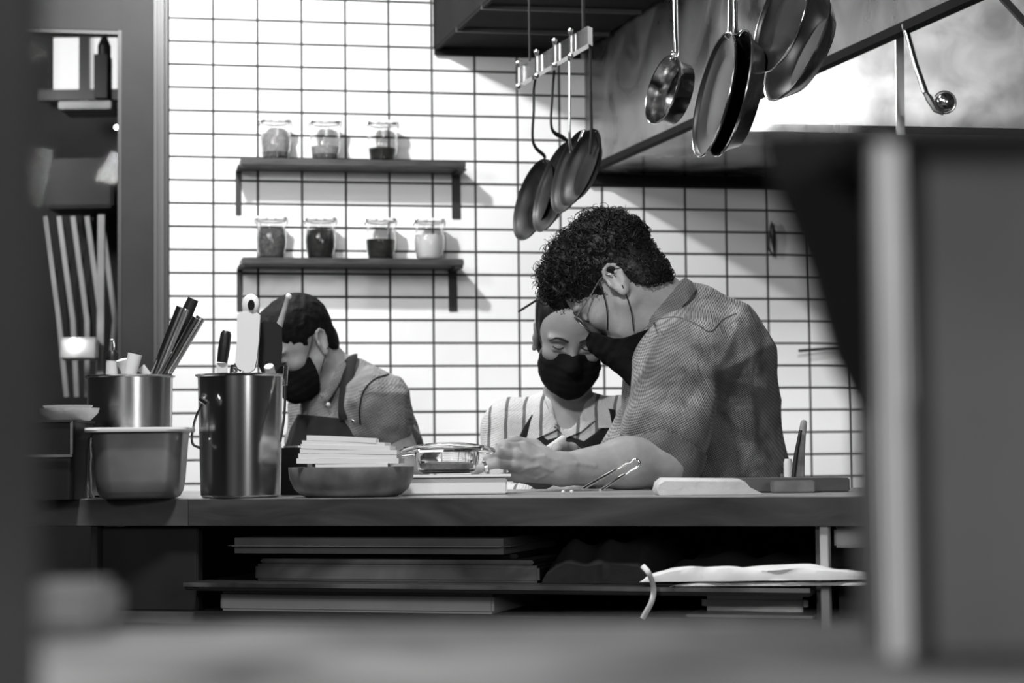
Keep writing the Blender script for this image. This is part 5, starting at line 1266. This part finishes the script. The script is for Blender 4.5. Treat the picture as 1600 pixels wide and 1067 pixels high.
def bib(p):     # a curved bib top, lowest in the middle
    x = p[..., 0]-W(885, 700, Yw_)[0]; return (p[..., 2]-(W(885, 703, Yw_)[2]+1.3*np.abs(x)**1.25*.9))*.75
ap.cut(bib)
sdf_mesh('apron', ap, (-.18, 4.36, .62), (.42, 4.72, 1.16), .004, 'apron', woman, 2)
tube_part('apron_strap', snap(ws, dens([(838, 652, Yw_), (824, 675, Yw_), (810, 705, Yw_)]), .002), .012, 'apron', woman, 10, flat=(1, .25, (0, -1, 0)))
tube_part('apron_strap', snap(ws, dens([(952, 640, Yw_), (950, 668, Yw_), (946, 705, Yw_)]), .002), .014, 'apron', woman, 10, flat=(1, .25, (0, -1, 0)))
mask('face_mask', ow, Rw, woman, drop=.2, wide=1.10, lift=.15)
for s in (1, -1):
    brow(ow, Rw, woman, s, wb, up=3.5, r=.0032, m='brow'); lash(ow, Rw, woman, s, wb, z=1.5, r=.0014)
hw2 = Shape()
hw2.add(local(ell((-1.0, 0, 5.6), (9.6, 8.0, 9.6)), ow, Rw)); hw2.add(local(ell((-3, 0, 9.5), (7.0, 7.4, 8.2)), ow, Rw), .02); hw2.add(local(ell((-3.5, 0, -1), (5.5, 7.4, 7)), ow, Rw), .02)
def wp(d, p):
    q = ((p-ow)@Rw)*100
    return d-.0010*np.sin(q[..., 1]*3.2+q[..., 0]*1.1+2*vnoise(p, 30, 4))*np.clip((6-q[..., 0])/6, 0, 1)
hw2.post = wp
def whl(p):
    q = ((p-ow)@Rw)*100; y = np.abs(q[..., 1]); lim = np.interp(y, [0, 3, 5, 6.2, 6.8, 9], [8.0, 7.6, 6.0, 2.5, -3.5, -6])
    return np.where(q[..., 0] > .5, (lim-q[..., 2])/100*.6, -1) 
hw2.cut(whl)
c_ = loc(ow, Rw, (0, 0, 5)); sdf_mesh('hair', hw2, c_-.2, c_+.2, .0032, 'hair_smooth', woman, 2)
tube_part('hair_pin', [W(846, 464, Yw_-.02), W(810, 487, Yw_-.05)], .0026, 'black', woman, 8)
tube_part('ear_stud', [loc(ow, Rw, (-.4, 7.6, -2.4)), loc(ow, Rw, (.0, 8.0, -2.5))], .0035, 'steel_bright', woman, 8)
for s in (1, -1): tube_part('mask_strap', spline([loc(ow, Rw, (.6, 7.2*s, 2.6)), loc(ow, Rw, (2.4, 6.7*s, .6)), loc(ow, Rw, (4.6, 5.9*s, -1.2))], 6), .001, 'black', woman, 6)
trousers(woman, (W(885, 900, Yw_)[0], Yw_+.05, .90), .15, (W(885, 900, Yw_)[0], Yw_+.05)); shoes(woman, (W(885, 900, Yw_)[0], Yw_+.05), (0, -1))

# ============ man bent over his work at the left, further back
Yb_ = 5.2
Rb = frame((-.79, -.62), math.radians(33), math.radians(2)); ob_ = np.array(W(474, 543, Yb_))
bb = Shape(); head_prims(bb, ob_, Rb)
bnb = W(532, 598, Yb_+.07); bb.add(cone(loc(ob_, Rb, (-2, 0, -3)), bnb, .057, .062), .03)
bch = W(552, 700, Yb_+.08); bb.add(ell(bch, (.145, .15, .19)), .05); bb.add(ell(W(575, 850, Yb_+.12), (.14, .15, .2)), .05)
bsl = W(588, 632, Yb_-.06); bsr = W(500, 640, Yb_+.22); bel = W(640, 742, Yb_-.05); bwl = W(585, 770, Yb_-.28); ber = W(474, 750, Yb_+.15); bwr = W(470, 775, Yb_-.1)
bb.add(cone(bnb, bsl, .055, .055), .03); bb.add(cone(bnb, bsr, .055, .055), .03)
limb(bb, [bsl, bel, bwl], [.055, .045, .027]); limb(bb, [bsr, ber, bwr], [.055, .045, .027])
for wrq in (bwl, bwr):
    w0 = np.array(wrq); kk = [w0+np.array([-.05+.004*i, -.045-.004*i+.012*i, .012-.006*i]) for i in range(4)]; kk = [w0+np.array([-.045-.003*i, -.055+.02*i, .008]) for i in range(4)]
    ffs = [[k0, k0+np.array([-.03, -.006, -.006]), k0+np.array([-.048, -.004, -.02])] for k0 in kk]
    hand(bb, w0, kk, ffs, [w0+np.array([.0, -.022, .004]), w0+np.array([-.02, -.05, .0]), w0+np.array([-.045, -.065, -.006])], .025)
man2 = sdf_mesh('person', bb, (-.78, 4.78, .62), (-.14, 5.56, 1.40), .003, 'skin', None, 2)
tag(man2, 'man with short dark hair and grey shirt bending down behind the napkin bowl', 'person')
bs = Shape()
bs.add(ell(W(556, 705, Yb_+.08), (.165, .175, .20))); bs.add(ell(W(578, 850, Yb_+.12), (.165, .175, .22)), .05)
bs.add(cone(W(540, 602, Yb_+.08), bsl, .062, .078), .04); bs.add(cone(W(540, 602, Yb_+.08), bsr, .062, .074), .04)
bs.add(cone(bsl, W(600, 658, Yb_-.06), .074, .076), .02); bs.add(cone(bsr, (np.array(bsr)+ber)/2, .075, .07), .02)
bs.post = folds(21, .018, 11, (.8, 1, .8), .5); bs.sub(cone(W(515, 575, Yb_-.03), W(505, 612, Yb_-.03), .04, .02), .01)
bs.cut(plane(W(535, 578, Yb_+.06), (-.5, -.35, .8)))
sdf_mesh('shirt', bs, (-.78, 4.9, .60), (-.05, 5.62, 1.36), .004, 'grey_shirt', man2, 2)
an = Vector(Rb[:, 0])*.8-Vector((0, 0, 1))*.5; bb_ = an.cross(Vector((0, 0, 1)).cross(an)).normalized()
tube_part('collar', spline([W(552, 556, Yb_+.06), W(535, 572, Yb_-.01), W(524, 596, Yb_-.055), W(510, 618, Yb_-.075), W(503, 622, Yb_-.08)], 6), .012, 'grey_shirt', man2, 10, flat=(1, .35, (-.3, -1, 0)))
tube_part('apron_strap', spline([W(550, 556, Yb_+.09), W(548, 562, Yb_+.02), W(542, 595, Yb_-.055), W(538, 640, Yb_-.09), W(540, 655, Yb_-.095)], 6), .016, 'apron', man2, 10, flat=(1, .25, (0, -1, 0)))
ap2 = Shape(); ap2.add(ell(W(556, 705, Yb_+.08), (.171, .182, .206))); ap2.add(ell(W(578, 850, Yb_+.12), (.17, .182, .24)), .05); ap2.post = bs.post
ap2.cut(plane(W(520, 652, Yb_-.1), (.12, 0, 1))); ap2.cut(plane(W(563, 700, Yb_+.0), (.72, .65, 0))); 
sdf_mesh('apron', ap2, (-.78, 4.9, .55), (-.15, 5.6, 1.2), .0045, 'apron', man2, 2)
tube_part('armhole_crease', snap(bs, dens([(607, 585, Yb_), (585, 593, Yb_), (568, 612, Yb_), (562, 640, Yb_), (563, 662, Yb_)])), .0026, 'apron', man2, 6)  # dark tube along the armhole seam paints the shade of its crease
bm = bmesh.new(); bmesh.ops.create_uvsphere(bm, u_segments=12, v_segments=8, radius=.0055, matrix=Matrix.Translation(Vector(W(513, 632, Yb_-.10)))); bm_obj('shirt_button', bm, 'white', man2, True)
bm = bmesh.new(); bmesh.ops.create_uvsphere(bm, u_segments=12, v_segments=8, radius=.006, matrix=Matrix.Translation(Vector(W(553, 658, Yb_-.11)))); bm_obj('apron_button', bm, 'steel_bright', man2, True)
mask('face_mask', ob_, Rb, man2, drop=.6)
tube_part('mask_strap', spline([loc(ob_, Rb, (.6, 7.9, 2.8)), loc(ob_, Rb, (2.4, 7.1, .6)), loc(ob_, Rb, (4.6, 6.2, -1.6))], 6), .001, 'black', man2, 6)
tube_part('mask_strap', spline([loc(ob_, Rb, (-1.4, 8.2, -1.6)), loc(ob_, Rb, (.6, 7.0, -4)), loc(ob_, Rb, (2.8, 6.0, -6.5))], 6), .001, 'black', man2, 6)
for s in (1, -1): brow(ob_, Rb, man2, s, bb, r=.0034); lash(ob_, Rb, man2, s, bb, r=.0016)
h3 = Shape(); h3.add(local(ell((-.2, 0, 5.6), (10.1, 7.9, 8.5)), ob_, Rb)); h3.add(local(ell((5.2, 0, 8.8), (5.0, 5.6, 4.2)), ob_, Rb), .02); h3.add(local(ell((-3.8, 0, 0), (5.7, 6.6, 7.0)), ob_, Rb), .02)
def p3(d, p): return d-(1-np.abs(vnoise(p, 45, 3)*2-1)-.5)*.005
h3.post = p3; h3.cut(hairline(ob_, Rb, gx, [-6, -6, -5.6, -3.6, -1.8, 2.9, 3.1, 2.6, -.6, -.2, 2.4, 4.2, 6.6, 7.0]))
c_ = loc(ob_, Rb, (0, 0, 4)); sdf_mesh('hair', h3, c_-.17, c_+.17, .003, 'hair_flat', man2, 1)
hx_ = W(578, 900, Yb_)[0]; trousers(man2, (hx_, Yb_+.12, .93), .155, (hx_, Yb_+.12)); shoes(man2, (hx_, Yb_+.12), (-.79, -.62))

# ------------------------------------------------------------------ things close to the camera, far out of focus
def fore_poly(nm, pts, Y, th, m, label, cat, bevel=.002):
    bm = bmesh.new(); poly_extrude(bm, [W(x, y, Y) for x, y in pts], th); return thing(nm, bm, m, label, cat, bevel=bevel)
a = W(-60, 0, .42); b = W(66, 0, .43)
bm = bmesh.new(); box(bm, ((a[0]+b[0])/2, .425, 1.0), (b[0]-a[0], .012, 2.0)); thing('wooden_post', bm, 'fore_dark', 'dark out-of-focus post close to the camera along the left edge', 'post')
# bar ledge
zl = CZ-.052
bm = bmesh.new(); box(bm, (0, .46, zl-.012), (1.5, .38, .024)); thing('bar_ledge', bm, 'ledge', 'glossy out-of-focus bar ledge across the bottom of the picture', 'ledge', bevel=.004)
bm = bmesh.new(); box(bm, (0, .42, (zl-.026)/2), (1.4, .05, zl-.026)); o = bm_obj('wall_front', bm, 'fore_dark'); o['kind'] = 'structure'
bm = bmesh.new(); a = W(40, 912, .62); b = W(170, 940, .62); box(bm, ((a[0]+b[0])/2, .625, (a[2]+zl)/2+.0005), (b[0]-a[0], .04, a[2]-zl-.001)); thing('glow_block', bm, 'glow_grey', 'grey out-of-focus block added for a pale glow on the bar ledge at lower left', 'napkin', bevel=.003)  # made-up block; its pale grey imitates a soft glow
# right: cabinet with a pale upright edge, dark cloth hanging beside it
t = empty('metal_cabinet', (W(1500, 600, .55)[0], .55, zl), 'large out-of-focus grey metal cabinet with a pale upright edge at the right', 'cabinet')
def fbox(bm, x0, x1, y0, y1, Y, th): 
    a = W(x0, y0, Y); b = W(x1, y1, Y); box(bm, ((a[0]+b[0])/2, Y+th/2, (a[2]+b[2])/2), (b[0]-a[0], th, a[2]-b[2]))
bm = bmesh.new(); fbox(bm, 1425, 1760, 205, 1035, .50, .10); bm_obj('body', bm, 'fore_grey', t, bevel=.003)
bm = bmesh.new(); fbox(bm, 1358, 1432, 215, 1040, .49, .004); bm_obj('pale_edge', bm, 'fore_pale', t, bevel=.003)
bm = bmesh.new(); fbox(bm, 1345, 1760, 196, 218, .49, .12); bm_obj('top', bm, 'fore_dark', t, bevel=.002)
fore_poly('hanging_cloth', ((1190, 215), (1380, 205), (1400, 640), (1345, 650), (1300, 560), (1262, 420), (1215, 300)), .56, .01, 'blackcloth', 'dark out-of-focus cloth tapering down beside the pale cabinet edge', 'cloth')
